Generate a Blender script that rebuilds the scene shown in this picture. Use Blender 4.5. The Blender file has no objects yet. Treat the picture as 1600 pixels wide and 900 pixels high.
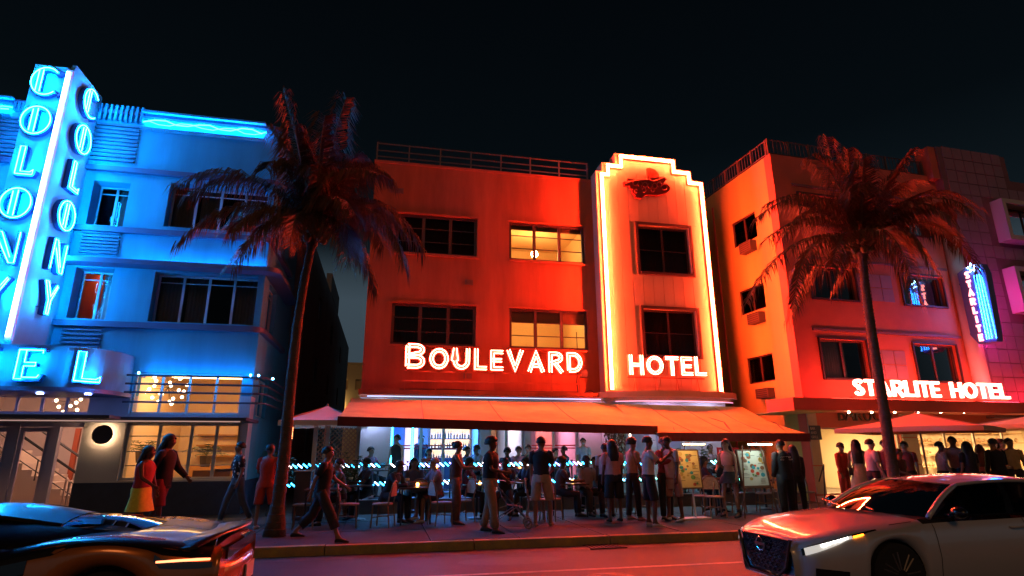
import bpy, math, random
from mathutils import Vector, Matrix
random.seed(7)
PI = math.pi
C = bpy.context.scene.collection

# ------------------------------------------------------------------ camera
CAM_H = 1.65
FPX = 912.07
YAW, PITCH, ROLL = math.radians(12.119), math.radians(15.616), math.radians(-0.218)
fwd = Vector((math.sin(YAW)*math.cos(PITCH), math.cos(YAW)*math.cos(PITCH), math.sin(PITCH)))
rgt0 = Vector((math.cos(YAW), -math.sin(YAW), 0))
upv0 = rgt0.cross(fwd)
rgt = math.cos(ROLL)*rgt0 + math.sin(ROLL)*upv0
upv = -math.sin(ROLL)*rgt0 + math.cos(ROLL)*upv0
cam = bpy.data.cameras.new('camera'); camo = bpy.data.objects.new('camera', cam); C.objects.link(camo)
cam.sensor_width = 36; cam.lens = FPX/1600*36; cam.clip_end = 2000; cam.clip_start = 0.05
camo.matrix_world = Matrix(((rgt.x, upv.x, -fwd.x, 0), (rgt.y, upv.y, -fwd.y, 0), (rgt.z, upv.z, -fwd.z, CAM_H), (0, 0, 0, 1)))
bpy.context.scene.camera = camo

# ------------------------------------------------------------------ night sky
w = bpy.data.worlds.new('World'); bpy.context.scene.world = w; w.use_nodes = True
nt = w.node_tree; nt.nodes.clear()
out = nt.nodes.new('ShaderNodeOutputWorld'); bg = nt.nodes.new('ShaderNodeBackground')
tc = nt.nodes.new('ShaderNodeTexCoord'); sp = nt.nodes.new('ShaderNodeSeparateXYZ'); cr = nt.nodes.new('ShaderNodeValToRGB')
nt.links.new(tc.outputs['Generated'], sp.inputs[0]); nt.links.new(sp.outputs['Z'], cr.inputs['Fac'])
nt.links.new(cr.outputs['Color'], bg.inputs['Color']); nt.links.new(bg.outputs[0], out.inputs['Surface'])
e = cr.color_ramp.elements
e[0].position = 0.0; e[0].color = (0.060, 0.080, 0.095, 1)
e[1].position = 0.85; e[1].color = (0.0012, 0.0022, 0.0035, 1)
for p, c in ((0.10, (0.060, 0.090, 0.115)), (0.24, (0.070, 0.105, 0.135)), (0.28, (0.045, 0.070, 0.090)), (0.325, (0.007, 0.013, 0.018)), (0.46, (0.0026, 0.0055, 0.0080)), (0.65, (0.0016, 0.0034, 0.0052))):
    n = e.new(p); n.color = (*c, 1)
bg.inputs['Strength'].default_value = 0.62
sun = bpy.data.lights.new('street_glow', 'SUN'); sun.energy = .20; sun.angle = math.radians(14); sun.color = (1.0, .44, .15)   # faint warm town light from behind the camera
suno = bpy.data.objects.new('street_glow', sun); C.objects.link(suno); suno.rotation_euler = (math.radians(58), 0, math.radians(-12))

sc = bpy.context.scene
sc.view_settings.view_transform = 'Standard'; sc.view_settings.look = 'None'
sc.view_settings.exposure = 0.0; sc.view_settings.gamma = 1.0
sc.cycles.use_denoising = True
sc.cycles.max_bounces = 6; sc.cycles.diffuse_bounces = 3; sc.cycles.glossy_bounces = 3
sc.cycles.transparent_max_bounces = 12; sc.cycles.transmission_bounces = 4
sc.cycles.sample_clamp_indirect = 4.0
sc.cycles.caustics_reflective = False; sc.cycles.caustics_refractive = False

# ------------------------------------------------------------------ pixel -> place helpers (read positions off the photograph)
EYE = Vector((0, 0, CAM_H))
def ray(x, y): return fwd + rgt*((x-800)/FPX) - upv*((y-450)/FPX)
def at_y(x, y, Y):
    d = ray(x, y); return EYE + d*(Y/d.y)
def at_z(x, y, z):
    d = ray(x, y); return EYE + d*((z-CAM_H)/d.z)
class Frame:
    def __init__(s, ox, oy, rot):
        s.o = Vector((ox, oy, 0)); s.rot = rot
        s.M = Matrix.Translation(s.o) @ Matrix.Rotation(rot, 4, 'Z'); s.I = s.M.inverted()
    def loc(s, x, y):
        d = s.I.to_3x3() @ ray(x, y); o = s.I @ EYE; return o, d
    def aty(s, x, y, yl=0.0):
        o, d = s.loc(x, y); p = o + d*((yl-o.y)/d.y); return p.x, p.z
    def atx(s, x, y, xl=0.0):
        o, d = s.loc(x, y); p = o + d*((xl-o.x)/d.x); return p.y, p.z

# ------------------------------------------------------------------ object helpers
def tag(o, label=None, cat=None, group=None, kind=None):
    if label: o['label'] = label
    if cat: o['category'] = cat
    if group: o['group'] = group
    if kind: o['kind'] = kind
    return o
def thing(name, label, cat, loc=(0, 0, 0), rz=0, group=None):
    o = bpy.data.objects.new(name, None); C.objects.link(o)
    o.location = loc; o.rotation_euler = (0, 0, rz); o.empty_display_size = .2
    return tag(o, label, cat, group)
def link_mesh(name, me, parent=None, loc=None, rz=0, label=None):
    o = bpy.data.objects.new(name, me); C.objects.link(o)
    if parent: o.parent = parent
    if loc: o.location = loc
    if rz: o.rotation_euler = (0, 0, rz)
    if label: o['label'] = label
    return o
def copy_tree(o, parent=None):
    c = o.copy(); C.objects.link(c); c.parent = parent
    for ch in list(o.children): copy_tree(ch, c)
    return c

def perp(d):
    a = Vector((0, 0, 1)) if abs(d.z) < .9 else Vector((1, 0, 0))
    u = d.cross(a).normalized(); return u, d.cross(u).normalized()

class MB:
    """collects faces; build() links them as one mesh object"""
    def __init__(s): s.v = []; s.f = []; s.m = []; s.mi = 0
    def add(s, vs, fs):
        b = len(s.v); s.v += [tuple(p) for p in vs]
        for f in fs: s.f.append(tuple(b+i for i in f)); s.m.append(s.mi)
        return s
    def box(s, x0, x1, y0, y1, z0, z1, M=None):
        if x0 > x1: x0, x1 = x1, x0
        if y0 > y1: y0, y1 = y1, y0
        if z0 > z1: z0, z1 = z1, z0
        vs = [Vector((x, y, z)) for x in (x0, x1) for y in (y0, y1) for z in (z0, z1)]
        if M: vs = [M @ v for v in vs]
        return s.add(vs, [(0, 1, 3, 2), (4, 6, 7, 5), (0, 4, 5, 1), (2, 3, 7, 6), (0, 2, 6, 4), (1, 5, 7, 3)])
    def mbox(s, m, u0, u1, v0, v1, d0, d1):
        """box through a (u, v, depth) mapping"""
        vs = [m(u, v, d) for u in (u0, u1) for v in (v0, v1) for d in (d0, d1)]
        return s.add(vs, [(0, 1, 3, 2), (4, 6, 7, 5), (0, 4, 5, 1), (2, 3, 7, 6), (0, 2, 6, 4), (1, 5, 7, 3)])
    def tube(s, pts, r, n=6, closed=False, cap=True):
        pts = [Vector(p) for p in pts]; k = len(pts)
        rs = r if isinstance(r, (list, tuple)) else [r]*k
        rings = []; u = None
        for i, p in enumerate(pts):
            if closed: d = pts[(i+1) % k]-pts[i-1]
            else: d = pts[min(i+1, k-1)]-pts[max(i-1, 0)]
            d = d.normalized() if d.length > 1e-9 else Vector((0, 0, 1))
            if u is None: u, w_ = perp(d)
            else:
                u = (u-d*u.dot(d)); u = u.normalized() if u.length > 1e-6 else perp(d)[0]
                w_ = d.cross(u)
            rings.append([p+(u*math.cos(2*PI*j/n)+w_*math.sin(2*PI*j/n))*rs[i] for j in range(n)])
        vs = [q for rg in rings for q in rg]; fs = []
        for i in range(k if closed else k-1):
            a = i*n; b = ((i+1) % k)*n
            for j in range(n): fs.append((a+j, a+(j+1) % n, b+(j+1) % n, b+j))
        if cap and not closed: fs += [tuple(range(n-1, -1, -1)), tuple((k-1)*n+j for j in range(n))]
        return s.add(vs, fs)
    def lathe(s, prof, c=(0, 0, 0), n=16, sx=1, sy=1):
        vs = [(c[0]+r*sx*math.cos(2*PI*j/n), c[1]+r*sy*math.sin(2*PI*j/n), c[2]+z) for r, z in prof for j in range(n)]
        fs = []
        for i in range(len(prof)-1):
            for j in range(n): fs.append((i*n+j, i*n+(j+1) % n, (i+1)*n+(j+1) % n, (i+1)*n+j))
        fs += [tuple(range(n-1, -1, -1)), tuple((len(prof)-1)*n+j for j in range(n))]
        return s.add(vs, fs)
    def ball(s, c, r, n=10, sx=1, sy=1, sz=1):
        k = max(4, n//2+1)
        prof = [(max(r*math.sin(PI*i/k), r*.02), -r*sz*math.cos(PI*i/k)) for i in range(k+1)]
        return s.lathe(prof, c, n, sx, sy)
    def ribbon(s, pts, hw, m, d0, d1, closed=False):
        """flat stroke of half width hw along 2-D pts, as a slab between depths d0 and d1"""
        L, R = offset2(pts, hw, closed), offset2(pts, -hw, closed)
        k = len(pts)
        vs = [m(*q, d) for q in L for d in (d0, d1)] + [m(*q, d) for q in R for d in (d0, d1)]
        fs = []; o = 2*k
        for i in range(k if closed else k-1):
            a = 2*i; b = 2*((i+1) % k)
            fs += [(a, b, o+b, o+a), (a+1, o+a+1, o+b+1, b+1), (a, a+1, b+1, b), (o+a, o+b, o+b+1, o+a+1)]
        if not closed: fs += [(0, o, o+1, 1), (2*k-2, 2*k-1, o+2*k-1, o+2*k-2)]
        return s.add(vs, fs)
    def poly(s, pts, m, d0, d1):
        k = len(pts)
        vs = [m(*q, d0) for q in pts]+[m(*q, d1) for q in pts]
        fs = [tuple(range(k)), tuple(range(2*k-1, k-1, -1))]+[(i, k+i, k+(i+1) % k, (i+1) % k) for i in range(k)]
        return s.add(vs, fs)
    def grid(s, rows, closed=False):
        n = len(rows[0]); vs = [p for r in rows for p in r]; fs = []
        for i in range(len(rows)-1):
            for j in range(n if closed else n-1):
                fs.append((i*n+j, i*n+(j+1) % n, (i+1)*n+(j+1) % n, (i+1)*n+j))
        return s.add(vs, fs)
    def wall(s, m, us, vs_, holes, th):
        """wall u in us[0]..us[1], v in vs_[0]..vs_[1], with rectangular holes (u0,u1,v0,v1); real thickness th"""
        U = sorted(set([us[0], us[1]]+[min(max(h[i], us[0]), us[1]) for h in holes for i in (0, 1)]))
        V = sorted(set([vs_[0], vs_[1]]+[min(max(h[i], vs_[0]), vs_[1]) for h in holes for i in (2, 3)]))
        def solid(i, j):
            if i < 0 or j < 0 or i >= len(U)-1 or j >= len(V)-1: return False
            a = (U[i]+U[i+1])/2; b = (V[j]+V[j+1])/2
            return not any(h[0] < a < h[1] and h[2] < b < h[3] for h in holes)
        for i in range(len(U)-1):
            for j in range(len(V)-1):
                if not solid(i, j): continue
                a, b, c, d = U[i], U[i+1], V[j], V[j+1]
                s.add([m(a, c, 0), m(b, c, 0), m(b, d, 0), m(a, d, 0)], [(0, 1, 2, 3)])
                s.add([m(a, c, th), m(b, c, th), m(b, d, th), m(a, d, th)], [(3, 2, 1, 0)])
                if not solid(i-1, j): s.add([m(a, c, 0), m(a, d, 0), m(a, d, th), m(a, c, th)], [(0, 1, 2, 3)])
                if not solid(i+1, j): s.add([m(b, c, 0), m(b, d, 0), m(b, d, th), m(b, c, th)], [(3, 2, 1, 0)])
                if not solid(i, j-1): s.add([m(a, c, 0), m(b, c, 0), m(b, c, th), m(a, c, th)], [(3, 2, 1, 0)])
                if not solid(i, j+1): s.add([m(a, d, 0), m(b, d, 0), m(b, d, th), m(a, d, th)], [(0, 1, 2, 3)])
        return s
    def mesh(s, name, mats, smooth=False):
        me = bpy.data.meshes.new(name); me.from_pydata(s.v, [], s.f)
        for m in (mats if isinstance(mats, (list, tuple)) else [mats]): me.materials.append(m)
        if any(s.m): me.polygons.foreach_set('material_index', s.m)
        if smooth: me.polygons.foreach_set('use_smooth', [True]*len(s.f))
        me.update(); return me
    def build(s, name, mats, parent=None, loc=None, rz=0, smooth=False, label=None):
        return link_mesh(name, s.mesh(name, mats, smooth), parent, loc, rz, label)

def offset2(pts, h, closed=False):
    k = len(pts); o = []
    for i in range(k):
        p = pts[i]
        a = pts[i-1] if (i > 0 or closed) else None
        b = pts[(i+1) % k] if (i < k-1 or closed) else None
        ns = []
        for q0, q1 in ((a, p), (p, b)):
            if q0 is None or q1 is None: continue
            dx, dy = q1[0]-q0[0], q1[1]-q0[1]; l = math.hypot(dx, dy) or 1e-9
            ns.append((-dy/l, dx/l))
        if len(ns) == 1: n = ns[0]; s = 1
        else:
            n = (ns[0][0]+ns[1][0], ns[0][1]+ns[1][1]); l = math.hypot(*n) or 1e-9; n = (n[0]/l, n[1]/l)
            s = 1/max(.45, n[0]*ns[1][0]+n[1]*ns[1][1])
        o.append((p[0]+n[0]*h*s, p[1]+n[1]*h*s))
    return o
def arc(cx, cy, rx, ry, a0, a1, n=10):
    return [(cx+rx*math.cos(math.radians(a0+(a1-a0)*i/n)), cy+ry*math.sin(math.radians(a0+(a1-a0)*i/n))) for i in range(n+1)]

# ------------------------------------------------------------------ materials
MATS = {}
def mat(name, col, rough=.7, metal=0.0, noise=0.0, nscale=3.0, bump=0.0, bscale=60.0, spec=.5, coat=0.0, col2=None, sheen=0.0, streak=False):
    if name in MATS: return MATS[name]
    m = bpy.data.materials.new(name); m.use_nodes = True; MATS[name] = m
    t = m.node_tree; b = t.nodes['Principled BSDF']
    b.inputs['Base Color'].default_value = (*col, 1); b.inputs['Roughness'].default_value = rough
    b.inputs['Metallic'].default_value = metal; b.inputs['Specular IOR Level'].default_value = spec
    b.inputs['Coat Weight'].default_value = coat; b.inputs['Coat Roughness'].default_value = .04
    b.inputs['Sheen Weight'].default_value = sheen
    if noise > 0:
        g = t.nodes.new('ShaderNodeTexCoord'); n = t.nodes.new('ShaderNodeTexNoise'); n.inputs['Scale'].default_value = nscale
        n.inputs['Detail'].default_value = 6; n.inputs['Roughness'].default_value = .65
        if streak:
            mp = t.nodes.new('ShaderNodeMapping'); mp.inputs['Scale'].default_value = (1, 1, .16)
            t.links.new(g.outputs['Object'], mp.inputs[0]); t.links.new(mp.outputs[0], n.inputs['Vector'])
        else: t.links.new(g.outputs['Object'], n.inputs['Vector'])
        r = t.nodes.new('ShaderNodeValToRGB'); r.color_ramp.elements[0].position = .3; r.color_ramp.elements[1].position = .72
        c2 = col2 or tuple(c*(1-noise) for c in col)
        r.color_ramp.elements[0].color = (*c2, 1); r.color_ramp.elements[1].color = (*col, 1)
        t.links.new(n.outputs['Fac'], r.inputs[0]); t.links.new(r.outputs[0], b.inputs['Base Color'])
    if bump > 0:
        g = t.nodes.new('ShaderNodeTexCoord'); n = t.nodes.new('ShaderNodeTexNoise'); n.inputs['Scale'].default_value = bscale
        n.inputs['Detail'].default_value = 4
        u = t.nodes.new('ShaderNodeBump'); u.inputs['Strength'].default_value = bump; u.inputs['Distance'].default_value = .02
        t.links.new(g.outputs['Object'], n.inputs['Vector']); t.links.new(n.outputs['Fac'], u.inputs['Height'])
        t.links.new(u.outputs[0], b.inputs['Normal'])
    return m
def emis(name, col, st):
    if name in MATS: return MATS[name]
    m = bpy.data.materials.new(name); m.use_nodes = True; MATS[name] = m
    b = m.node_tree.nodes['Principled BSDF']
    b.inputs['Base Color'].default_value = (.8, .8, .8, 1)
    b.inputs['Emission Color'].default_value = (*col, 1); b.inputs['Emission Strength'].default_value = st
    return m
def glass(name, tint=(1, 1, 1), refl=.12):
    if name in MATS: return MATS[name]
    m = bpy.data.materials.new(name); m.use_nodes = True; MATS[name] = m
    t = m.node_tree; t.nodes.clear()
    o = t.nodes.new('ShaderNodeOutputMaterial'); mx = t.nodes.new('ShaderNodeMixShader')
    tr = t.nodes.new('ShaderNodeBsdfTransparent'); gl = t.nodes.new('ShaderNodeBsdfGlossy'); fr = t.nodes.new('ShaderNodeLayerWeight')
    tr.inputs[0].default_value = (*tint, 1); gl.inputs['Roughness'].default_value = .03
    fr.inputs['Blend'].default_value = refl
    t.links.new(fr.outputs['Fresnel'], mx.inputs[0]); t.links.new(tr.outputs[0], mx.inputs[1]); t.links.new(gl.outputs[0], mx.inputs[2])
    t.links.new(mx.outputs[0], o.inputs[0]); return m

ORANGE = (1.0, .125, .022); BLUE = (.012, .20, 1.0)
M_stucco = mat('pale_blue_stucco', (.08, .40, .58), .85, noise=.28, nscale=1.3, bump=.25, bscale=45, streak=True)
M_stucco_b = mat('salmon_stucco_wall', (.62, .155, .06), .85, noise=.5, nscale=1.1, bump=.3, bscale=40, streak=True)
M_stucco_p = mat('peach_pylon_stucco', (.64, .44, .28), .85, noise=.25, nscale=.9, bump=.22, bscale=40, streak=True)
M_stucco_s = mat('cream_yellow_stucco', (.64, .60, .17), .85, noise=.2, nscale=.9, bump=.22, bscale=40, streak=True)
M_navy = mat('navy_paint', (.03, .05, .10), .6, noise=.3, nscale=4, bump=.1)
M_navy_trim = mat('navy_trim', (.06, .10, .20), .5)
M_dark = mat('dark_metal', (.03, .03, .035), .45, metal=.3)
M_black = mat('black_interior', (.012, .012, .014), .9)
M_frame_w = mat('white_window_frame', (.55, .55, .55), .5)
M_frame_d = mat('bronze_window_frame', (.09, .07, .06), .5, metal=.3)
M_frame_r = mat('brown_window_frame', (.085, .035, .03), .5)
M_glass = glass('window_glass', (.93, .95, .95))
M_glass_dk = glass('tinted_glass', (.62, .64, .66), .2)
M_curtain = mat('grey_curtain', (.45, .44, .44), .95)
M_room = mat('warm_room_wall', (.72, .66, .56), .9)
M_roomw = mat('white_room_wall', (.75, .74, .74), .9)
M_wood = mat('dark_wood', (.16, .07, .035), .55, noise=.4, nscale=8)
M_neon_o = emis('red_orange_neon', (1.0, .058, .018), 720)
M_neon_l = emis('red_orange_letter_neon', (1.0, .075, .045), 115)
M_neon_b = emis('blue_neon', (.004, .30, 1.0), 100)
M_neon_bl = emis('blue_letter_neon', (.004, .34, 1.0), 230)
M_neon_c = emis('cyan_neon', (.01, .22, 1.0), 28)
M_warm = emis('warm_bulb', (1.0, .62, .28), 14)
M_warm_p = emis('warm_panel', (1.0, .60, .26), 3.0)
# ================================================================== THE SETTING
M_ground = mat('packed_ground', (.10, .09, .08), .9, noise=.4, nscale=1)
M_asphalt = mat('worn_asphalt', (.048, .038, .038), .6, noise=.45, nscale=2.2, bump=.5, bscale=140)
M_kerb = mat('kerb_concrete', (.50, .33, .07), .8, noise=.55, nscale=3.5, col2=(.22, .17, .10), bump=.5, bscale=30)
M_slab = mat('pavement_concrete', (.075, .052, .048), .8, noise=.45, nscale=1.6, bump=.35, bscale=50)
M_slab2 = mat('pavement_concrete_dark', (.055, .042, .04), .75, noise=.45, nscale=1.9, bump=.35, bscale=50)
M_line = mat('worn_road_paint', (.62, .55, .42), .6, noise=.6, nscale=9, bump=.2)
M_terr = mat('terrace_tile', (.16, .14, .15), .35, noise=.3, nscale=2)
M_joint = mat('joint_dirt', (.04, .035, .03), .95)

def sheet(name, x0, x1, y0, y1, z, m, th=None, n=1):
    b = MB(); b.add([(x0, y0, z), (x1, y0, z), (x1, y1, z), (x0, y1, z)], [(0, 1, 2, 3)])
    return tag(b.build(name, m), kind='structure')
sheet('ground', -400, 400, -300, 900, -.02, M_ground)
sheet('road', -70, 80, -9, 10.86, 0, M_asphalt)
b = MB(); x = -40
for (xa, xb) in ((-40, 40),):
    b.add([(xa, 8.86, .004), (xb, 8.62, .004), (xb, 8.72, .004), (xa, 8.96, .004)], [(0, 1, 2, 3)])
tag(b.build('lane_marking', M_line), kind='structure')
b = MB(); b.add([(-40, 10.55, .004), (40, 10.33, .004), (40, 10.86, .004), (-40, 10.86, .004)], [(0, 1, 2, 3)])
tag(b.build('gutter', mat('gutter_concrete', (.12, .10, .085), .6, noise=.5, nscale=2, bump=.3)), kind='structure')

KY = 10.88
M_patch = mat('asphalt_patch', (.028, .022, .022), .5, noise=.3, nscale=5, bump=.5, bscale=120)
for k_, (xa_p, ya_p, w_p, h_p) in enumerate(((1.2, 9.35, 1.7, .7), (5.2, 7.2, 2.4, .9), (-.6, 7.6, 1.3, .8), (9.2, 9.5, 1.9, .55))):
    rr_ = random.Random(k_); pt_ = [(xa_p+w_p*.5*(1+math.cos(a*PI/7))*rr_.uniform(.9, 1.05), ya_p+h_p*.5*(1+math.sin(a*PI/7))*rr_.uniform(.9, 1.05), .006) for a in range(14)]
    bb_ = MB(); bb_.add(pt_, [tuple(range(14))]); tag(bb_.build('asphalt_patch', M_patch), kind='structure')
MC_ = thing('manhole_cover', 'round iron manhole cover set in the road in front of the middle hotel', 'manhole', (3.1, 8.1, .0))
MB().lathe([(.36, .004), (.36, .010)], (0, 0, 0), 28).build('rim', mat('worn_iron', (.06, .05, .05), .45, metal=.6), MC_)
bb_ = MB()
for i_ in range(6): bb_.box(-.26, .26, -.27+i_*.1, -.23+i_*.1, .0102, .016)
bb_.build('ridges', MATS['worn_iron'], MC_)
DG_ = thing('drain_inlet', 'dark kerb drain inlet right of centre in front of the waiting group', 'drain', (3.95, 10.62, .0))
bb_ = MB()
for i_ in range(8): bb_.box(-.3+i_*.08, -.26+i_*.08, -.16, .2, .008, .022)
bb_.box(-.34, .34, -.2, -.17, .008, .024); bb_.box(-.34, .34, .21, .24, .008, .024); bb_.build('grate', MATS['worn_iron'], DG_)
gm_ = MB(); rr_ = random.Random(9)
for i_ in range(170):
    x_g, y_g, r_g = rr_.uniform(-3, 13), rr_.uniform(11.1, 15.6), rr_.uniform(.012, .04)
    gm_.add([(x_g+r_g*rr_.uniform(.7, 1.2)*math.cos(a*PI/4), y_g+r_g*rr_.uniform(.7, 1.2)*math.sin(a*PI/4), .1582) for a in range(8)], [tuple(range(8))])
tag(gm_.build('gum_spots', mat('trodden_gum', (.025, .022, .022), .7)), kind='stuff')
lt_ = MB(); rr_ = random.Random(5)
for i_ in range(260):
    x_l, y_l = rr_.uniform(-3, 12), 10.84-abs(rr_.gauss(0, .22)) if rr_.random() < .6 else rr_.uniform(11.1, 14.5); z_l = .012 if y_l < 10.86 else .158; a_l = rr_.uniform(0, PI); l_l = rr_.uniform(.015, .05)
    c_l, s_l = math.cos(a_l)*l_l, math.sin(a_l)*l_l; lt_.add([(x_l-c_l, y_l-s_l, z_l), (x_l+s_l*.4, y_l-c_l*.4, z_l+.006), (x_l+c_l, y_l+s_l, z_l), (x_l-s_l*.4, y_l+c_l*.4, z_l+.003)], [(0, 1, 2, 3)])
tag(lt_.build('leaf_litter', mat('dry_leaf', (.16, .10, .05), .8)), kind='stuff')
side = thing('sidewalk', None, None); del_ = None
tag(side, kind='structure')
sb = MB(); sb.box(-40, 40, KY+.16, 40, -.01, .128); sb.build('sidewalk_bed', M_joint, side)
kme = MB().box(-1.24, 1.24, 0, .17, 0, .15)
km = kme.mesh('kerb_stone', M_kerb)
kerb = tag(thing('kerb', None, None), kind='structure')
for i in range(-7, 12):
    link_mesh('kerb_stone', km, kerb, (i*2.5+.4+random.uniform(-.004, .004), KY+random.uniform(-.004, .004), random.uniform(-.004, .003)))
kme = MB().box(-8, 8, 0, .17, 0, .15); km2 = kme.mesh('kerb_stone', M_kerb)
link_mesh('kerb_stone', km2, kerb, (-26.4, KY, 0)); link_mesh('kerb_stone', km2, kerb, (37.5, KY, 0))
sm = [MB().box(-.79, .79, -.79, .79, 0, .024).mesh('paving_slab', q) for q in (M_slab, M_slab2)]
for i in range(-9, 14):
    for j in range(3):
        link_mesh('paving_slab', sm[random.random() < .35], side, (i*1.6+.1, KY+.17+.8+j*1.6, .128+random.uniform(-.003, .003)))

# terrace of the middle hotel: raised floor with a nosing
b = MB(); b.box(-.72, 12.2, 16.12, 24, .1, .42); b.box(-.74, 12.22, 16.06, 16.4, .424, .47)
tag(b.build('terrace_floor', M_terr), kind='structure')

# ================================================================== building helpers
M_pane_lit = glass('clear_shop_glass', (.97, .97, .97), .06)
def mfront(yl=0.0, up=1):
    return lambda u, v, d: Vector((u, yl+d, v))
def mside(xl, sgn=1):      # wall facing -x (sgn 1): depth goes +x
    return lambda u, v, d: Vector((xl+sgn*d, u, v))
def hole(F, xl, xr, yt, yb, plane=0.0, side=False):
    ym, xm = (yt+yb)/2, (xl+xr)/2
    g = F.atx if side else F.aty
    a = [g(xl, ym, plane)[0], g(xr, ym, plane)[0]]
    return (min(a), max(a), g(xm, yb, plane)[1], g(xm, yt, plane)[1])
def curtain(parent, m, u0, u1, v0, v1, d, mt, pleat=.09):
    n = max(4, int((u1-u0)/pleat)*2); rows = []
    for v in (v0, v1):
        rows.append([m(u0+(u1-u0)*i/n, v, d+(.03 if i % 2 else 0)+random.uniform(-.008, .008)) for i in range(n+1)])
    MB().grid(rows).build('curtain', mt, parent)
def window(parent, m, h, cols, bars=(), setb=.12, fm=None, gm=None, fw=.055, cur=None, cm=None, name='window', thick=.07, label=None, colw=None, reveal=None):
    """framed window in the hole h: frame is the part, panes (and curtains) its sub-parts"""
    fm = fm or M_frame_w; gm = gm or M_glass
    u0, u1, v0, v1 = h[0]+.004, h[1]-.004, h[2]+.004, h[3]-.004
    f = MB(); d0, d1 = setb, setb+thick
    f.mbox(m, u0, u0+fw, v0, v1, d0, d1); f.mbox(m, u1-fw, u1, v0, v1, d0, d1)
    f.mbox(m, u0+fw, u1-fw, v0, v0+fw, d0, d1); f.mbox(m, u0+fw, u1-fw, v1-fw, v1, d0, d1)
    cuts = colw or [i/cols for i in range(1, cols)]
    xs = [u0+fw*.6]+[u0+(u1-u0)*c for c in cuts]+[u1-fw*.6]
    for x in xs[1:-1]: f.mbox(m, x-fw*.6, x+fw*.6, v0+fw, v1-fw, d0+.004, d1-.004)
    for i in range(len(xs)-1):
        for bb in bars:
            z = v0+(v1-v0)*bb; f.mbox(m, xs[i]+fw*.6, xs[i+1]-fw*.6, z-.012, z+.012, d0+.012, d1-.012)
    fo = f.build(name, fm, parent, label=label)
    for i in range(len(xs)-1):
        MB().mbox(m, xs[i]+fw*.3, xs[i+1]-fw*.3, v0+fw*.6, v1-fw*.6, d0+thick*.45, d0+thick*.45+.008).build('pane', gm, fo)
    if cur:
        for a, c in cur: curtain(fo, m, u0+(u1-u0)*a, u0+(u1-u0)*c, v0, v1, d1+.035, cm or M_curtain)
    return fo
def room(parent, x0, x1, y0, y1, z0, z1, wm, fm=None, name='room'):
    """open-fronted room shell, real thickness"""
    b = MB(); t = .06
    b.box(x0-t, x1+t, y1, y1+t, z0, z1); b.box(x0-t, x0, y0, y1, z0, z1); b.box(x1, x1+t, y0, y1, z0, z1)
    b.box(x0-t, x1+t, y0, y1+t, z1, z1+t)
    r = b.build(name, wm, parent)
    MB().box(x0-t, x1+t, y0, y1+t, z0-t, z0).build('room_floor', fm or wm, r)
    return r
def lamp_ball(parent, c, r, m, name='light_globe'):
    return MB().ball(c, r, 10).build(name, m, parent, smooth=True)

# ================================================================== BOULEVARD HOTEL (middle, red-orange neon)
FB = Frame(0, 18, 0)
BV = thing('hotel_building', 'three storey stucco hotel glowing red and orange behind the BOULEVARD HOTEL letters', 'building', (0, 18, 0))
bx0, bx1 = -.72, 10.95
btop = FB.aty(760, 270)[1]
mB = mfront(0)
tl, tr = FB.aty(939, 450, -.5)[0], FB.aty(1115, 450, -.5)[0]      # stepped pylon
W = [hole(FB, 613, 746, 337, 398), hole(FB, 795, 913, 349, 409), hole(FB, 611, 744, 477, 541), hole(FB, 796, 919, 481, 545)]
zt = (W[0][3]+W[1][3])/2; zb = (W[0][2]+W[1][2])/2; z2t = (W[2][3]+W[3][3])/2; z2b = (W[2][2]+W[3][2])/2
W = [(W[2][0], W[2][1], zb, zt), (W[3][0], W[3][1], zb, zt), (W[2][0], W[2][1], z2b, z2t), (W[3][0], W[3][1], z2b, z2t)]
G = [(FB.aty(609, 720)[0], FB.aty(751, 720)[0], .44, 2.95), (FB.aty(764, 720)[0], FB.aty(820, 720)[0], .44, 2.95), (FB.aty(828, 720)[0], FB.aty(905, 720)[0], .44, 2.95)]
b = MB(); b.wall(mB, (bx0, tl+.4), (3.2, btop), W, .22)
b.build('front_wall', M_stucco_b, BV)
M_white_gf = mat('white_plaster', (.66, .64, .66), .8, noise=.15, nscale=1.5, bump=.2)
b = MB(); b.wall(mB, (bx0, tl+.4), (.0, 3.195), G, .22); b.build('ground_floor_wall', M_white_gf, BV)
# stepped pylon outline, read at the pylon face
def pv(x, y): return FB.aty(x, y, -.5)
st = [pv(934, 267)[1], pv(950, 255)[1], pv(1010, 249)[1]]
s1, s2 = tl+.24, tl+.74
e1, e2 = pv(1056, 262)[0], pv(1080, 277)[0]
zz1, zz2, zz3 = st[0], st[1]+.02, st[2]+.12
TW = [hole(FB, 998, 1080, 354, 427, -.5), hole(FB, 1007, 1089, 484, 556, -.5)]
uu = ((TW[0][0]+TW[1][0])/2, (TW[0][1]+TW[1][1])/2)
TW = [(uu[0], uu[1], TW[0][2], TW[0][3]), (uu[0], uu[1], TW[1][2], TW[1][3])]
cut = [(tl-1, s1, zz1, 99), (tl-1, s2, zz2, 99), (e2, tr+1, zz1-.02, 99), (e1, tr+1, zz2, 99)]
b = MB(); b.wall(lambda u, v, d: Vector((u, -.5+d, v)), (tl, tr), (3.2, zz3), TW+cut, .497)
b.build('pylon', M_stucco_p, BV)
b = MB(); b.box(tl, tr, -.5, -.004, .43, 3.195); b.build('ground_floor_wall', M_white_gf, BV)
b = MB(); b.box(tl+.55, tl+1.35, -.54, -.503, .44, 2.6); b.box(tl+1.6, tl+2.4, -.54, -.503, 1.2, 2.4); b.build('door', mat('blue_grey_door', (.25, .28, .4), .5), BV)
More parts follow.
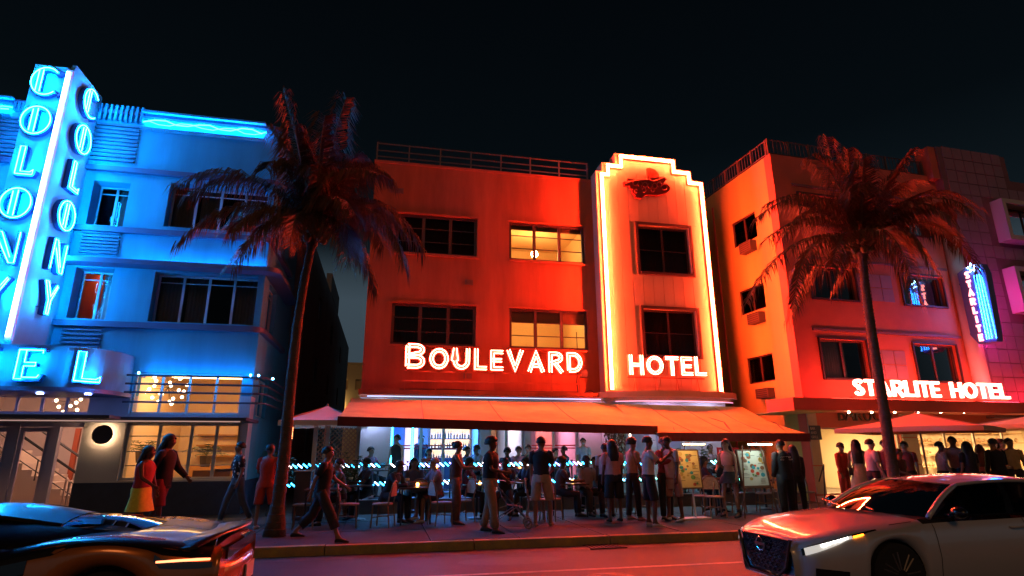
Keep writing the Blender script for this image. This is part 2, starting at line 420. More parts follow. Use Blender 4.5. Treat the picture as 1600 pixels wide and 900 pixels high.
b = MB(); b.wall(mB, (tl+.4, bx1), (0, btop+.3), [(uu[0]-.3, uu[1]+.3, z2b-.3, btop-.6)], .2); b.build('pylon_backing', M_stucco_b, BV)
# vertical cladding panels on the pylon face
i0, i1 = tl+.42, tr-.42; nc = 9; pw = (i1-i0)/nc
for i in range(nc):
    a, c = i0+i*pw+.006, i0+(i+1)*pw-.006
    segs = [(3.65, zz2-.35 if 0 < i < nc-1 else zz1-.4)]
    if c > uu[0]-.1 and a < uu[1]+.1:
        segs = [(3.65, TW[1][2]-.1), (TW[1][3]+.1, TW[0][2]-.1), (TW[0][3]+.1, zz2-.35)]
    for z0, z1 in segs:
        if z1 > z0: MB().box(a, c, -.518, -.501, z0, z1).build('cladding_panel', M_stucco_p, BV)
for h in TW:   # raised surrounds, window set deep
    f = MB(); t = .09
    f.box(h[0]-t, h[0], -.56, -.505, h[2]-t, h[3]+t); f.box(h[1], h[1]+t, -.56, -.505, h[2]-t, h[3]+t)
    f.box(h[0], h[1], -.56, -.505, h[3], h[3]+t); f.box(h[0], h[1], -.60, -.505, h[2]-t, h[2])
    f.build('window_surround', M_frame_r, BV)
    window(BV, lambda u, v, d: Vector((u, -.5+d, v)), h, 2, (.5,), .16, M_frame_r, M_glass_dk, .06, cur=[(0, 1)], cm=mat('rust_curtain', (.16, .06, .05), .95))
for k, h in enumerate(W):
    f = MB(); t = .05
    f.box(h[0]-t, h[1]+t, -.05, -.002, h[3], h[3]+t); f.box(h[0]-t, h[1]+t, -.09, -.002, h[2]-.07, h[2])
    f.build('window_trim', M_stucco_b, BV)
    window(BV, mB, h, 3, (.33, .66), .09, M_frame_r, M_glass if k in (1, 3) else M_glass_dk, .085,
           cur=[(0, 1)] if k in (0, 2) else None, cm=mat('rust_curtain', (.16, .06, .05), .95))
# lit bedrooms behind the two right-hand windows
for h, lz in ((W[1], 8.35), (W[3], 5.95)):
    r = room(BV, h[0]-.5, h[1]+.4, .24, 4.2, h[2]-.9, h[3]+.45, mat('bedroom_wall', (.78, .50, .22), .9))
    lamp_ball(r, ((h[0]+h[1])/2+.05, 2.0, h[3]+.25 if h is W[3] else h[3]-.42), .13, emis('bedroom_bulb', (1, .56, .20), 270), 'ceiling_lamp')
    b = MB(); b.box(h[0]+.2, h[1]-.3, 3.2, 4.1, h[2]-.85, h[2]-.2); b.build('headboard', M_wood, r)
    b = MB(); b.box(h[0]+.02, h[1]-.02, .2, .225, h[3]-.22 if h is W[1] else h[3]-.42, h[3]-.005); b.build('roller_blind', mat('rust_blind', (.35, .14, .07), .9), BV)
# dark shell: side walls, back, roof, floors
b = MB(); b.box(bx0, bx0+.2, .22, 26, 0, btop); b.box(bx1-.2, bx1, .22, 26, 0, btop); b.box(bx0+.2, bx1-.2, 25.8, 26, 0, btop)
b.build('side_wall', M_stucco_b, BV)
b = MB(); b.box(bx0+.2, bx1-.2, .22, 25.8, btop-.5, btop-.3); b.box(bx0+.2, bx1-.2, 4.4, 25.8, 3.15, 3.35); b.box(bx0+.2, W[1][0]-.7, .22, 25.8, 6.75, 6.95)
b.box(W[1][1]+.55, bx1-.2, .22, 25.8, 6.75, 6.95); b.box(bx0+.2, bx1-.2, 4.5, 4.7, 3.4, btop-.5); b.build('floor_slab', M_black, BV)
# coping + roof railing
b = MB(); b.box(bx0-.04, tl-.02, -.05, .26, btop, btop+.09); b.build('coping', M_stucco_b, BV)
rl = thing('roof_railing', 'long thin metal railing along the roof of the middle hotel left of its pylon', 'railing', (0, 18, btop+.09))
b = MB(); rail_x = [bx0+.02+i*(tl-.1-bx0)/7 for i in range(8)]
for k, z in enumerate((.2, .42, .68)): rb = MB().box(rail_x[0], rail_x[-1], .12, .15, z, z+.035).build('rail', mat('railing_paint', (.20, .12, .10), .6), rl)
for x in rail_x: MB().box(x-.02, x+.02, .105, .165, 0, .72).build('post', MATS['railing_paint'], rl)

# ledges over the ground floor
zl = FB.aty(760, 616, -.45)[1]
b = MB(); b.box(bx0-.05, tl-.02, -.45, -.003, zl-.05, zl+.1); b.build('ledge', M_stucco_b, BV)
cx, rx = (tl+tr)/2+.12, (tr-tl)/2+.35
pl = [(cx+rx*math.cos(a), -.2-1.15*math.sin(a)**.8) for a in [PI*i/24 for i in range(25)]]
b = MB(); b.poly(pl, lambda u, v, d: Vector((u, v, d)), zl-.06, zl+.12); b.poly([(cx+(p[0]-cx)*.93, p[1]*.9) for p in pl], lambda u, v, d: Vector((u, v, d)), zl-.16, zl-.062)
b.build('pylon_ledge', M_stucco_p, BV)
# LED line hidden in the gap between ledge and awning
b = MB(); b.box(bx0+.2, tl-.1, -.30, -.27, zl-.105, zl-.075); b.build('led_strip', emis('pale_blue_led', (.45, .6, 1.0), 1.6), BV)
b = MB(); b.tube([(cx+(p[0]-cx)*.96, p[1]*.95-.02, zl-.19) for p in pl[4:21]], .012); b.build('led_strip', emis('pink_led', (1.0, .35, .55), 2), BV)

# neon outline of the pylon: double tube on a raised channel
def outline(ins, dz=0):
    a = ins
    return [(tl+a, zl+.2), (tl+a, zz1-a), (s1+a, zz1-a), (s1+a, zz2-a), (s2+a, zz2-a), (s2+a, zz3-a), (e1-a, zz3-a), (e1-a, zz2-a), (e2-a, zz2-a), (e2-a, zz1-a-.02), (tr-a, zz1-a-.02), (tr-a, zl+.2)]
NP = thing('neon_outline', 'white hot red neon tubing tracing the stepped outline of the pylon', 'neon light', (0, 18, 0))
mP = lambda u, v, d: Vector((u, -.5+d, v))
MB().ribbon(outline(.17), .052, mP, -.09, -.003).build('channel', mat('neon_channel', (.5, .25, .18), .5), NP)
for ins in (.14, .20):
    MB().tube([mP(u, v, -.135) for u, v in outline(ins)], .014, 6).build('neon_tube', M_neon_o, NP)

# emblem on the pylon: unlit relief of a skyline fan over a script scroll
def ez(x, y): return FB.aty(960+x/12, 250+y/12, -.5)
mE = lambda u, v, d: Vector((u, -.5+d, v))
em = MB(); em.poly([ez(*p) for p in ((145, 435), (235, 425), (225, 375), (370, 400), (595, 385), (830, 345), (890, 340), (955, 395), (885, 465), (960, 480), (1010, 540), (1000, 600), (930, 655), (780, 690), (570, 680), (480, 745), (345, 725), (375, 700), (310, 640), (320, 570), (270, 560), (260, 510), (160, 510))][::-1], mE, -.14, -.03)
eo = em.build('emblem', mat('dark_red_relief', (.30, .03, .02), .5)); eo.location = (0, 18, 0)
fn_ = MB(); fn_.poly([ez(*p) for p in ((600, 384), (585, 180), (640, 165), (740, 200), (800, 265), (828, 340))], mE, -.09, -.035)
fn_.build('fan', mat('orange_relief', (.55, .14, .05), .6), eo)
for x0_e, x1_e in ((620, 600), (665, 645), (712, 700), (760, 770), (800, 815)): MB().tube([mE(*ez(690+(x0_e-690)*.4, 375), -.11), mE(*ez(x1_e, 215+abs(x1_e-640)*.5), -.11)], .012, 5).build('fan_rib', mat('red_relief_line', (.6, .08, .04), .4), eo)
sc_ = MB()
for x_e, y_e, r_e in ((355, 470, 40), (445, 485, 44), (540, 500, 40), (630, 520, 40), (720, 520, 42), (805, 500, 44), (900, 545, 46), (370, 620, 30), (520, 600, 34), (680, 600, 30)):
    sc_.tube([mE(*ez(x_e+r_e*q[0], y_e+r_e*1.2*q[1]), -.16) for q in arc(0, 0, 1, 1, 30+x_e, 330+x_e, 10)], .016, 4)
sc_.tube([mE(*ez(*p), -.16) for p in ((180, 470), (300, 430), (450, 415), (620, 400), (690, 440), (800, 395), (895, 362))], .02, 5)
sc_.build('script_lettering', mat('red_relief_line', (.6, .08, .04), .4), eo)
tag(eo, 'dark red unlit relief emblem with fan of ribs over looping script near the pylon top', 'emblem')

# ------------------------------------------------------------------ stroke letters
def glyph(ch, t=.2):
    a = t/2
    g = {
     'B': (.74, [[(a, a), (a, 1-a)], [(a, 1-a)]+[(.36, 1-a)]+arc(.40, .74, .22, .26-a, 90, -90, 8)+[(a, .49)], [(a, .49)]+arc(.42, .295, .32-a, .295-a, 90, -90, 8)[0:]+[(a, a)]]),
     'O': (.92, ['c']+[arc(.46, .5, .46-a, .5-a, 0, 360, 24)[:-1]]),
     'U': (.84, [[(a, 1), (a, .42)]+arc(.42, .42, .42-a, .42-a, 180, 360, 10)+[(.84-a, 1)]]),
     'L': (.62, [[(a, 1), (a, a), (.62, a)]]),
     'E': (.62, [[(.62, 1-a), (a, 1-a), (a, a), (.62, a)], [(a, .5), (.56, .5)]]),
     'V': (.86, [[(a*.9, 1), (.43, a*1.1), (.86-a*.9, 1)]]),
     'A': (.88, [[(a*.9, 0), (.44, 1-a*1.1), (.88-a*.9, 0)], [(.24, .3), (.64, .3)]]),
     'R': (.76, [[(a, 0), (a, 1-a)]+arc(.42, .70, .34-a, .30-a, 90, -90, 8)+[(a, .40)], [(.36, .42), (.76-a*.7, 0)]]),
     'D': (.82, [[(a, a), (a, 1-a)]+arc(.36, .5, .46-a, .5-a, 90, -90, 12)+[(a, a)]]),
     'H': (.78, [[(a, 0), (a, 1)], [(.78-a, 0), (.78-a, 1)], [(a, .5), (.78-a, .5)]]),
     'T': (.68, [[(0, 1-a), (.68, 1-a)], [(.34, 1-a), (.34, 0)]]),
     'S': (.66, [arc(.33, .74, .33-a, .26-a, 20, 270, 10)+arc(.33, .27, .33-a, .27-a, 90, -160, 10)]),
     'I': (t, [[(a, 0), (a, 1)]]),
     'F': (.6, [[(.6, 1-a), (a, 1-a), (a, 0)], [(a, .5), (.52, .5)]]),
    }[ch]
    return g
def letter(ch, parent, org, mpf, h, depth, bm, tm, t=.2, sx=1.0, lines=2, tr_=.012, name='letter', gap=.55, fm=None):
    """channel letter: body ribbon with neon tubes in front; mpf(u, v, d) maps to 3-D"""
    wd, st_ = glyph(ch, t); cl = False
    mm = lambda u, v, d: mpf(org[0]+u*h*sx, org[1]+v*h, d)
    body = MB(); tb = MB(); k = 0
    for s in st_:
        if s == 'c': cl = True; continue
        p = [(x*h*sx, y*h) for x, y in s]
        m2 = lambda u, v, d: mpf(org[0]+u, org[1]+v, d)
        body.ribbon(p, t*h/2, m2, -depth-.001*k, 0, cl)
        if lines == 2:
            for sg in (-1, 1):
                tb.tube([m2(u, v, -depth-.03) for u, v in offset2(p, sg*t*h/2*gap, cl)], tr_, 5, closed=cl)
        elif lines == 1: tb.tube([m2(u, v, -depth-.03) for u, v in p], tr_, 5, closed=cl)
        k += 1
    o = body.build(name, bm, parent)
    if lines: tb.build('neon_tube', tm, o)
    return wd*h*sx

M_lface = mat('letter_face', (.45, .16, .12), .4)
yS = -.62
SG = thing('hotel_sign', 'glowing double tube BOULEVARD neon letters on a bracket above the awning', 'sign', (0, 18, 0))
mS = lambda u, v, d: Vector((u, yS+d, v))
u0, zB = FB.aty(631, 577, yS); u1 = FB.aty(909, 582, yS)[0]; zR = FB.aty(905, 582.5, yS)[1]
hb = FB.aty(650, 537, yS)[1]-zB; hs = FB.aty(905, 550, yS)[1]-zR
zB = min(zB, zR)
letter('B', SG, (u0, zB), mS, hb, .10, M_lface, M_neon_l, .21, (FB.aty(665, 560, yS)[0]-u0)/(.74*hb))
us = FB.aty(670, 560, yS)[0]; tot = sum(glyph(c, .235)[0] for c in 'OULEVARD')
gapw = .10; sxx = (u1-us-7*gapw)/(tot*hs); u = us
for c in 'OULEVARD':
    u += letter(c, SG, (u, zB), mS, hs, .10, M_lface, M_neon_l, .235, sxx)+gapw
b = MB(); b.box(u0, u1, yS+.02, yS+.06, zB-.34, zB-.30); b.box(u0, u1, yS+.02, yS+.06, zB-.06, zB-.02); b.build('support_rail', M_stucco_b, SG)
for i in range(7):
    x = u0+.05+(u1-u0-.1)*i/6; MB().box(x-.015, x+.015, yS+.065, yS+.10, zl+.1, zB+.1).build('post', M_stucco_b, SG)
SG2 = thing('hotel_sign', 'glowing double tube HOTEL neon letters standing on the curved ledge', 'sign', (0, 18, 0))
yH = -1.0
mH = lambda u, v, d: Vector((u, yH+d, v))
u0, z0 = FB.aty(981, 586, yH); u1 = FB.aty(1101, 587, yH)[0]; hh = FB.aty(990, 555.5, yH)[1]-z0
tot = sum(glyph(c, .22)[0] for c in 'HOTEL'); sxx = (u1-u0-4*.07)/(tot*hh); u = u0
for c in 'HOTEL': u += letter(c, SG2, (u, z0), mH, hh, .10, M_lface, M_neon_l, .22, sxx)+.07
b = MB(); b.box(u0, u1, yH+.02, yH+.05, z0-.08, z0-.04); b.build('support_rail', M_stucco_b, SG2)
for i in range(4):
    x = u0+.25+(u1-u0-.5)*i/3
    b = MB(); b.tube([(x-.06, yH+.04, zl+.12), (x, yH+.04, z0-.03), (x+.06, yH+.04, zl+.12)], .012, 5); b.build('post', M_stucco_b, SG2)

# ------------------------------------------------------------------ awnings
def awn_mat(name, c):
    m = mat(name, c, .9, noise=.3, nscale=1.6, bump=.25, bscale=9)
    return m
M_awn = awn_mat('cream_canvas', (.80, .74, .24)); M_val = mat('shaded_valance', (.20, .035, .03), .9, noise=.2)  # valance cloth takes its shade as a painted dark red
def awning(label, back, front, sag=.05, scal=1.0):
    """back/front: two 3-D corners each"""
    A = thing('awning', label, 'awning')
    b0, b1, f0, f1 = map(Vector, (*back, *front)); N = 12; K = 8
    rows = []
    for j in range(K+1):
        t = j/K; a = b0.lerp(f0, t); c = b1.lerp(f1, t); row = []
        for i in range(N*2+1):
            s = i/(N*2); p = a.lerp(c, s); p.z -= sag*math.sin(PI*t)+.035*t*(.5-.5*math.cos(s*8*PI))+.012*math.sin(s*31+t*5)*math.sin(PI*t); row.append(p)
        rows.append(row)
    under = [[q-Vector((0, 0, .012)) for q in r] for r in rows]
    m = MB(); m.grid(rows); m.grid([r[::-1] for r in under])
    for r, s in ((0, 1), (K, -1)):
        m.grid([rows[r], under[r]][::s])
    m.build('canopy', M_awn, A, smooth=True)
    bar = MB(); bar.tube([f0+Vector((0, -.02, -.03)), f1+Vector((0, -.02, -.03))], .045, 8); bar.build('front_bar', M_frame_r, A)
    v = MB(); n = 60; r0 = []; r1 = []; r2 = []; r3 = []
    for i in range(n+1):
        p = f0.lerp(f1, i/n)+Vector((0, -.07, .0)); w_ = .014*math.sin(i*1.9)+.01*math.sin(i*.43)
        r0.append(p+Vector((0, 0, .02))); r1.append(p+Vector((0, w_, -.20)))
        r2.append(p+Vector((0, w_+.006, -.20))); r3.append(p+Vector((0, .006, .02)))
    v.grid([r0, r1, r2, r3]); v.build('valance', M_val, A)
    for s in (.25, .5, .75):
        MB().tube([rows[j][round(s*N*2)]+Vector((0, 0, .006)) for j in range(K+1)], .009, 4).build('seam', mat('awning_seam', (.45, .27, .15), .9), A)
    for s in (.12, .5, .88):
        p = b0.lerp(b1, s)-Vector((0, 0, .12)); q = f0.lerp(f1, s)-Vector((0, 0, .08)); e_ = p.lerp(q, .5)+Vector((.6, 0, -.02))
        MB().tube([p, e_, q], .028, 6).build('folding_arm', M_frame_r, A)
    return A
def P3(x, y, Y): return at_y(x, y, Y)
awning('long cream awning with valance painted in dark red shade under the BOULEVARD letters', (P3(549, 622, 17.70), P3(957, 629, 17.70)), (P3(528, 652, 14.6), P3(1026, 667, 14.5)))
awning('shorter lower cream awning with valance painted in dark red shade under the pylon', (P3(960, 631, 17.05), P3(1160, 636, 17.05)), (P3(1027, 677, 14.3), P3(1263, 678, 14.2)), sag=.09)

# ------------------------------------------------------------------ ground floor shopfront and interior
M_cyan_led = emis('cyan_led', (.03, .55, 1.0), 16)
M_blue_led = emis('blue_led_ceiling', (.04, .25, 1.0), 60)
M_white_led = emis('white_ceiling_panel', (1.0, .72, .72), 30)
M_pink_led2 = emis('pink_ceiling_panel', (1.0, .30, .5), 26)
for k, h in enumerate(G):
    n = (4, 2, 2)[k]
    fo = window(BV, mB, h, n, (), .08, M_frame_w, M_pane_lit, .07, name='shop_window', colw=[.235, .33, .58] if k == 0 else None)
    if k != 1:
        for z in (1.72, 1.80): MB().box(h[0]+.08, h[1]-.08 if k else h[0]+(h[1]-h[0])*.72, .085, .10, z, z+.035).build('red_stripe', mat('red_vinyl', (.55, .02, .03), .5), fo)
for x in (G[0][0]+.03, G[0][0]+(G[0][1]-G[0][0])*.235):
    MB().box(x-.02, x+.02, .04, .07, .5, 2.93).build('led_strip', M_cyan_led, BV)
ra = room(BV, G[0][0]-.3, G[0][1]+.12, .24, 4.2, .43, 3.05, mat('blue_bar_wall', (.14, .42, .80), .8), M_wood)
MB().box(G[0][0]+.3, G[0][1]-.3, .8, 1.8, 2.98, 3.04).build('ceiling_light', M_blue_led, ra)
# back bar: shelves with bottles and hanging glasses
sh = MB(); x0, x1 = G[0][0]+1.35, G[0][0]+2.75
for z in (1.35, 1.7, 2.05, 2.4, 2.72): sh.box(x0, x1, 2.6, 2.95, z, z+.03)
sh.box(x0-.05, x0, 2.6, 2.95, .43, 2.8); sh.box(x1, x1+.05, 2.6, 2.95, .43, 2.8); sh.build('bar_shelf', M_wood, ra)
MB().box(x0+.02, x1-.02, 2.96, 2.99, 1.35, 2.75).build('backlit_panel', emis('bar_backlight', (1, .70, .42), 1.6), ra)
bot = MB()
for z in (1.38, 1.73, 2.08, 2.43):
    x = x0+.06
    while x < x1-.05:
        hgt = random.uniform(.16, .27); bot.lathe([(.03, 0), (.03, hgt*.6), (.01, hgt*.75), (.01, hgt)], (x, 2.72+random.uniform(-.05, .05), z), 6); x += random.uniform(.07, .12)
bt = bot.build('bottles', mat('bottle_glass', (.25, .12, .06), .15), ra); bt['kind'] = 'stuff'
MB().box(G[0][0]+.9, G[0][1]-.4, 1.9, 2.3, .43, 1.45).build('bar_counter', mat('dark_counter', (.05, .04, .05), .3), ra)
MB().box(G[0][0]+.55, G[0][0]+1.0, 3.9, 4.15, .5, 2.75).build('doorway_glow_panel', emis('warm_doorway_glow', (1, .62, .40), 1.0), ra)  # solid panel; the doorway's light is put into its emission
rb_ = room(BV, G[1][0]-.08, G[1][1]+.05, .24, 5.2, .43, 3.05, M_roomw, M_wood)
MB().box(G[1][0]+.1, G[1][1]-.1, 1.5, 2.4, 2.98, 3.04).build('ceiling_light', M_white_led, rb_)
MB().box(G[1][1]-.35, G[1][1]-.02, 4.6, 5.1, .44, 2.5).build('inner_door', mat('orange_door', (.6, .28, .10), .5), rb_)
for z in (1.1, 1.5, 1.95): MB().box(G[1][0]+.35, G[1][0]+.6, 5.1, 5.19, z, z+.3).build('picture', M_black, rb_)
rc = room(BV, G[2][0]-.05, G[2][1]+.1, .24, 4.2, .43, 3.05, M_roomw, M_wood)
MB().box(G[2][0]+.2, G[2][1]-.2, 1.2, 1.8, 2.98, 3.04).build('ceiling_light', M_pink_led2, rc)
MB().box(G[2][1]-.75, G[2][1]-.1, 2.4, 2.5, 1.2, 2.9).build('wall_panel', mat('tan_panel', (.5, .35, .2), .8), rc)
for x, z in ((G[0][1]-.75, 1.9), (G[0][1]-.45, 1.8), (G[0][1]-.7, 2.5)): MB().box(x, x+.16, 4.1, 4.18, z, z+.25).build('picture', M_black, ra)

def text(body, size, name, m, parent, loc, rot, ext=.004, align='LEFT', sx=1.0):
    cu = bpy.data.curves.new(name, 'FONT'); cu.body = body; cu.size = size; cu.extrude = ext; cu.align_x = align; cu.resolution_u = 2
    t = bpy.data.objects.new(name, cu); me = bpy.data.meshes.new_from_object(t); bpy.data.objects.remove(t); bpy.data.curves.remove(cu)
    me.materials.clear(); me.materials.append(m); me.name = name
    o = link_mesh(name, me, parent, loc); o.rotation_euler = rot; o.scale = (sx, 1, 1); return o
text('I BOULEVARD', .15, 'window_lettering', MATS['red_vinyl'], BV, (G[2][0]+.12, .07, 2.22), (PI/2, 0, 0))
# red sign on the wall at the right under the short awning
fx0, fz0 = FB.aty(1122, 716, -.55); fx1, fz1 = FB.aty(1150, 699, -.55)
fs = thing('wall_sign', 'small red board reading FOOD on the pale wall behind the menu boards', 'sign', (0, 18, 0))
MB().box(fx0, fx1+.1, -.55, -.52, fz0, fz1).build('board', mat('red_board', (.65, .03, .03), .4), fs)
text('FOOD', .26, 'lettering', mat('white_lettering', (.8, .8, .8), .5), fs, (fx0+.04, -.555, fz0+.08), (PI/2, 0, 0))
# unseen lamps added under the awning, washing the wall pink and lavender
for k, (x, c) in enumerate(((-.35, (.45, .55, 1.0)), (6.3, (1.0, .35, .62)), (8.6, (.75, .5, 1.0)), (10.1, (.6, .55, 1.0)))):
    yb = -.2 if x < 6.8 else -.8
    MB().box(x-.3, x+.3, yb-.06, yb+.02, 2.62, 2.66).build('wall_wash_lamp', emis('wall_wash_%d' % k, c, 50), BV)
MB().box(FB.aty(985, 690, -.55)[0]-.02, FB.aty(985, 690, -.55)[0]+.02, -.56, -.52, 1.9, 2.55).build('light_tube', emis('warm_tube', (1, .7, .5), 10), BV)

# cables, a conduit box and vents on the middle facade
b = MB(); zc_ = zl+.35
b.tube([(tl-.75, -.03, zl+.1), (tl-.8, -.06, zl+.5), (tl-.72, -.03, zl+.95), (tl-.74, -.03, 5.4)], .014, 5); b.tube([(tl-.6, -.03, zl+.12), (tl-.35, -.05, zl+.22), (tl-.2, -.03, zl+.14)], .010, 5)
b.tube([(.4, -.03, zl+.15), (1.8, -.03, zl+.17), (3.4, -.04, zl+.13), (6.0, -.03, zl+.16)], .012, 5); b.build('cable', M_dark, BV)
MB().box(tl-.66, tl-.42, -.10, -.003, zl+.62, zl+.86).build('junction_box', M_frame_r, BV)
for x_, z_ in ((2.45, 6.9), (2.45, 3.9), (.1, 9.9)):
    b = MB(); b.box(x_-.13, x_+.13, -.03, -.003, z_-.09, z_+.09)
    for i in range(4): b.box(x_-.11, x_+.11, -.045, -.031, z_-.075+.04*i, z_-.06+.04*i)
    b.build('wall_vent', mat('vent_grey', (.25, .12, .08), .7), BV)
# ================================================================== COLONY HOTEL (left, blue neon)
FC = Frame(0, 17, 0)
CO = thing('hotel_building', 'three storey white hotel with rounded eyebrow ledges washed in blue neon light', 'building', (0, 17, 0))
cr_ = -3.52; cl_ = -15.5
ctop = FC.aty(330, 195)[1]
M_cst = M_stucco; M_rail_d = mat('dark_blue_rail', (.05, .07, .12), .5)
mC = mfront(0)
def py2z(px, py, yl=0.0): return FC.aty(px, py, yl)[1]
def px2u(px, py, yl=0.0): return FC.aty(px, py, yl)[0]
h3s = hole(FC, 149, 205, 284, 353); h2s = hole(FC, 111, 172, 418, 498)
h2b = hole(FC, 236, 400, 428, 505); h3b = hole(FC, 262, 410, 291, 359)
h3s = (h2s[0], h2s[1], h3s[2], h3s[3]); h3b = (h2b[0], h2b[1], h3b[2], h3b[3])
ht = (px2u(205, 615), px2u(377, 615), py2z(290, 647), py2z(290, 583))
hw = (px2u(190, 705), px2u(372, 705), py2z(280, 750), py2z(280, 661))
hd = (px2u(-60, 720), px2u(121, 720), .16, py2z(60, 659))
hdt = (px2u(-60, 631), px2u(139, 631), py2z(60, 646), py2z(60, 617))
holes = [h3s, h3b, h2s, h2b, ht, hw, hd, hdt]
b = MB(); b.wall(mC, (cl_, cr_), (3.1, ctop), holes, .5); b.build('front_wall', M_cst, CO)
M_cgf = mat('lower_white_stucco', (.55, .54, .56), .85, noise=.15, nscale=1.5, bump=.2, bscale=45)
b = MB(); b.wall(mC, (cl_, cr_), (0, 3.095), holes, .5); b.build('ground_floor_wall', M_cgf, CO)
# plinth
b = MB(); b.box(hd[1]+.02, cr_+.05, -.07, -.003, .13, hw[2]-.04); b.box(cr_+.003, cr_+.05, .0, 12, .13, hw[2]-.04); b.build('plinth', M_navy, CO)
# side wall to the alley with a few windows
mCs = lambda u, v, d: Vector((cr_-d, u, v))
sh_ = [(7, 8.2, 8.1, 9.3), (13, 14.4, 8.1, 9.3), (20, 21.3, 8.1, 9.3), (28, 29.2, 8.1, 9.3), (7, 8.2, 5, 6.2), (13, 14.4, 5, 6.2), (20, 21.3, 5, 6.2), (28, 29.2, 5, 6.2), (12, 13.5, 1.6, 2.8), (20, 21.3, 1.6, 2.8)]
M_alley = mat('grey_alley_wall', (.30, .30, .30), .9, noise=.35, nscale=.8, bump=.3, streak=True)
b = MB(); b.wall(mCs, (.5, 5.0), (0, ctop), [(.75, 2.1, ht[2], ht[3]), (.72, 2.0, h2b[2], h2b[3])], .3); b.build('side_wall', M_cst, CO)
b = MB(); b.wall(mCs, (5.0, 38), (0, ctop-.25), sh_, .3); b.box(cr_-.3, cr_+.02, 18, 24, ctop-.24, ctop+.9); b.box(cl_, cr_-.3, 37.7, 38, 0, ctop-.3); b.box(cl_, cl_+.3, .5, 37.7, 0, ctop-.3)
b.build('alley_wall', M_alley, CO)
for h in sh_: window(CO, mCs, h, 2, (), .12, M_frame_w, M_glass_dk)
window(CO, mCs, (.72, 2.0, h2b[2], h2b[3]), 2, (.85,), .12, M_frame_w, M_glass_dk)
window(CO, mCs, (.75, 2.1, ht[2], ht[3]), 2, (), .1, M_frame_w, M_pane_lit)
b = MB(); b.box(cl_+.3, cr_-.3, .5, 37.7, ctop-.6, ctop-.4); b.box(cl_+.3, cr_-.3, .5, 37.7, h3s[2]-.7, h3s[2]-.5); b.box(cl_+.3, cr_-.3, .5, 37.7, h2s[2]-.6, h2s[2]-.4)
b.box(cl_+.3, cr_-.3, 6.2, 6.4, .1, ctop-.6); b.build('floor_slab', M_black, CO)
# windows
M_cwf = mat('pale_blue_frame', (.45, .5, .55), .5)
window(CO, mC, h3s, 2, (.83,), .40, M_cwf, M_glass_dk, .05, cur=[(.55, 1)])
window(CO, mC, h2s, 2, (.83,), .40, M_cwf, M_glass, .05, cur=[(.55, 1)])
for h in (h2b, h3b): window(CO, mC, h, 4, (.84,), .30, M_cwf, M_glass_dk, .055, cur=[(0, .24), (.29, .47), (.76, 1)])
rm = room(CO, h2s[0]-.1, h2s[1]+.2, .56, 2.6, h2s[2]-.2, h2s[3]+.25, mat('rust_room_wall', (.55, .14, .05), .9))
lamp_ball(rm, (h2s[0]+.35, 1.6, h2s[3]+.05), .07, emis('orange_bulb', (1, .38, .12), 40), 'ceiling_lamp')
# eyebrow ledges and string courses that wrap the corner
def course(za, zb_, out_, name='string_course', m=None, x0=None, wrap=3.6):
    b = MB(); xa = cl_ if x0 is None else x0
    pts = [(xa, -out_)]+[(cr_+out_-.35+.35*math.cos(a), -out_+.35+.35*math.sin(a)) for a in [-PI/2+PI/2*i/8 for i in range(9)]]+[(cr_+out_, wrap), (cr_+.004, wrap), (cr_+.004, -.004), (xa, -.004)]
    b.poly(pts, lambda u, v, d: Vector((u, v, d)), za, zb_); return b.build(name, m or M_navy_trim, CO)
zz = py2z(258, 270, -.12); course(zz-.07, zz+.07, .14)
zz = py2z(258, 363, -.12); course(zz-.08, zz+.07, .14)
ze = py2z(258, 411, -.45); course(ze-.07, ze+.06, .45)
zs = py2z(258, 509, -.12); course(zs-.08, zs+.07, .14)
course(ctop+.002, ctop+.12, .10, 'coping')
b = MB(); b.tube([(px2u(200, 395, -.28), -.26, ze+.075), (cr_+.1, -.26, ze+.075)], .016, 6); b.build('eyebrow_neon', emis('eyebrow_cyan_neon', (.004, .30, 1.0), 85), CO)
# louvre panels: horizontal ribs, a thing of pieces
def ribs(px0, px1, py0, py1, n, gap=.5, m=M_cst):
    u0_, u1_ = px2u(px0, (py0+py1)/2), px2u(px1, (py0+py1)/2); v0_, v1_ = py2z((px0+px1)/2, py1), py2z((px0+px1)/2, py0)
    for i in range(n):
        z = v0_+(v1_-v0_)*(i+.25)/n
        MB().box(u0_, u1_, -.07, -.003, z, z+(v1_-v0_)/n*gap).build('louvre_rib', m, CO)
M_ribd = mat('blue_grey_rib', (.10, .14, .22), .6)
ribs(138, 216, 193, 254, 10, .45, M_ribd); ribs(127, 187, 362, 398, 7, .45, M_ribd); ribs(96, 158, 512, 546, 5, .45, M_ribd)
ribs(-6, 32, 181, 247, 10, .45, M_ribd)
# raised fluted parapet
for px0, px1 in ((155, 229), (20, 40)):
    u0_, u1_ = px2u(px0, 182), px2u(px1, 182); zt_ = py2z((px0+px1)/2, 168+(0 if px0 > 100 else -6))
    MB().box(u0_, u1_, -.02, .4, ctop+.0, zt_).build('parapet_block', M_cst, CO)
    n = 9 if px0 > 100 else 3
    for i in range(n):
        x = u0_+(u1_-u0_)*(i+.2)/n; MB().box(x, x+(u1_-u0_)/n*.5, -.13, -.022, py2z(190, 191), zt_).build('flute', M_cst, CO)
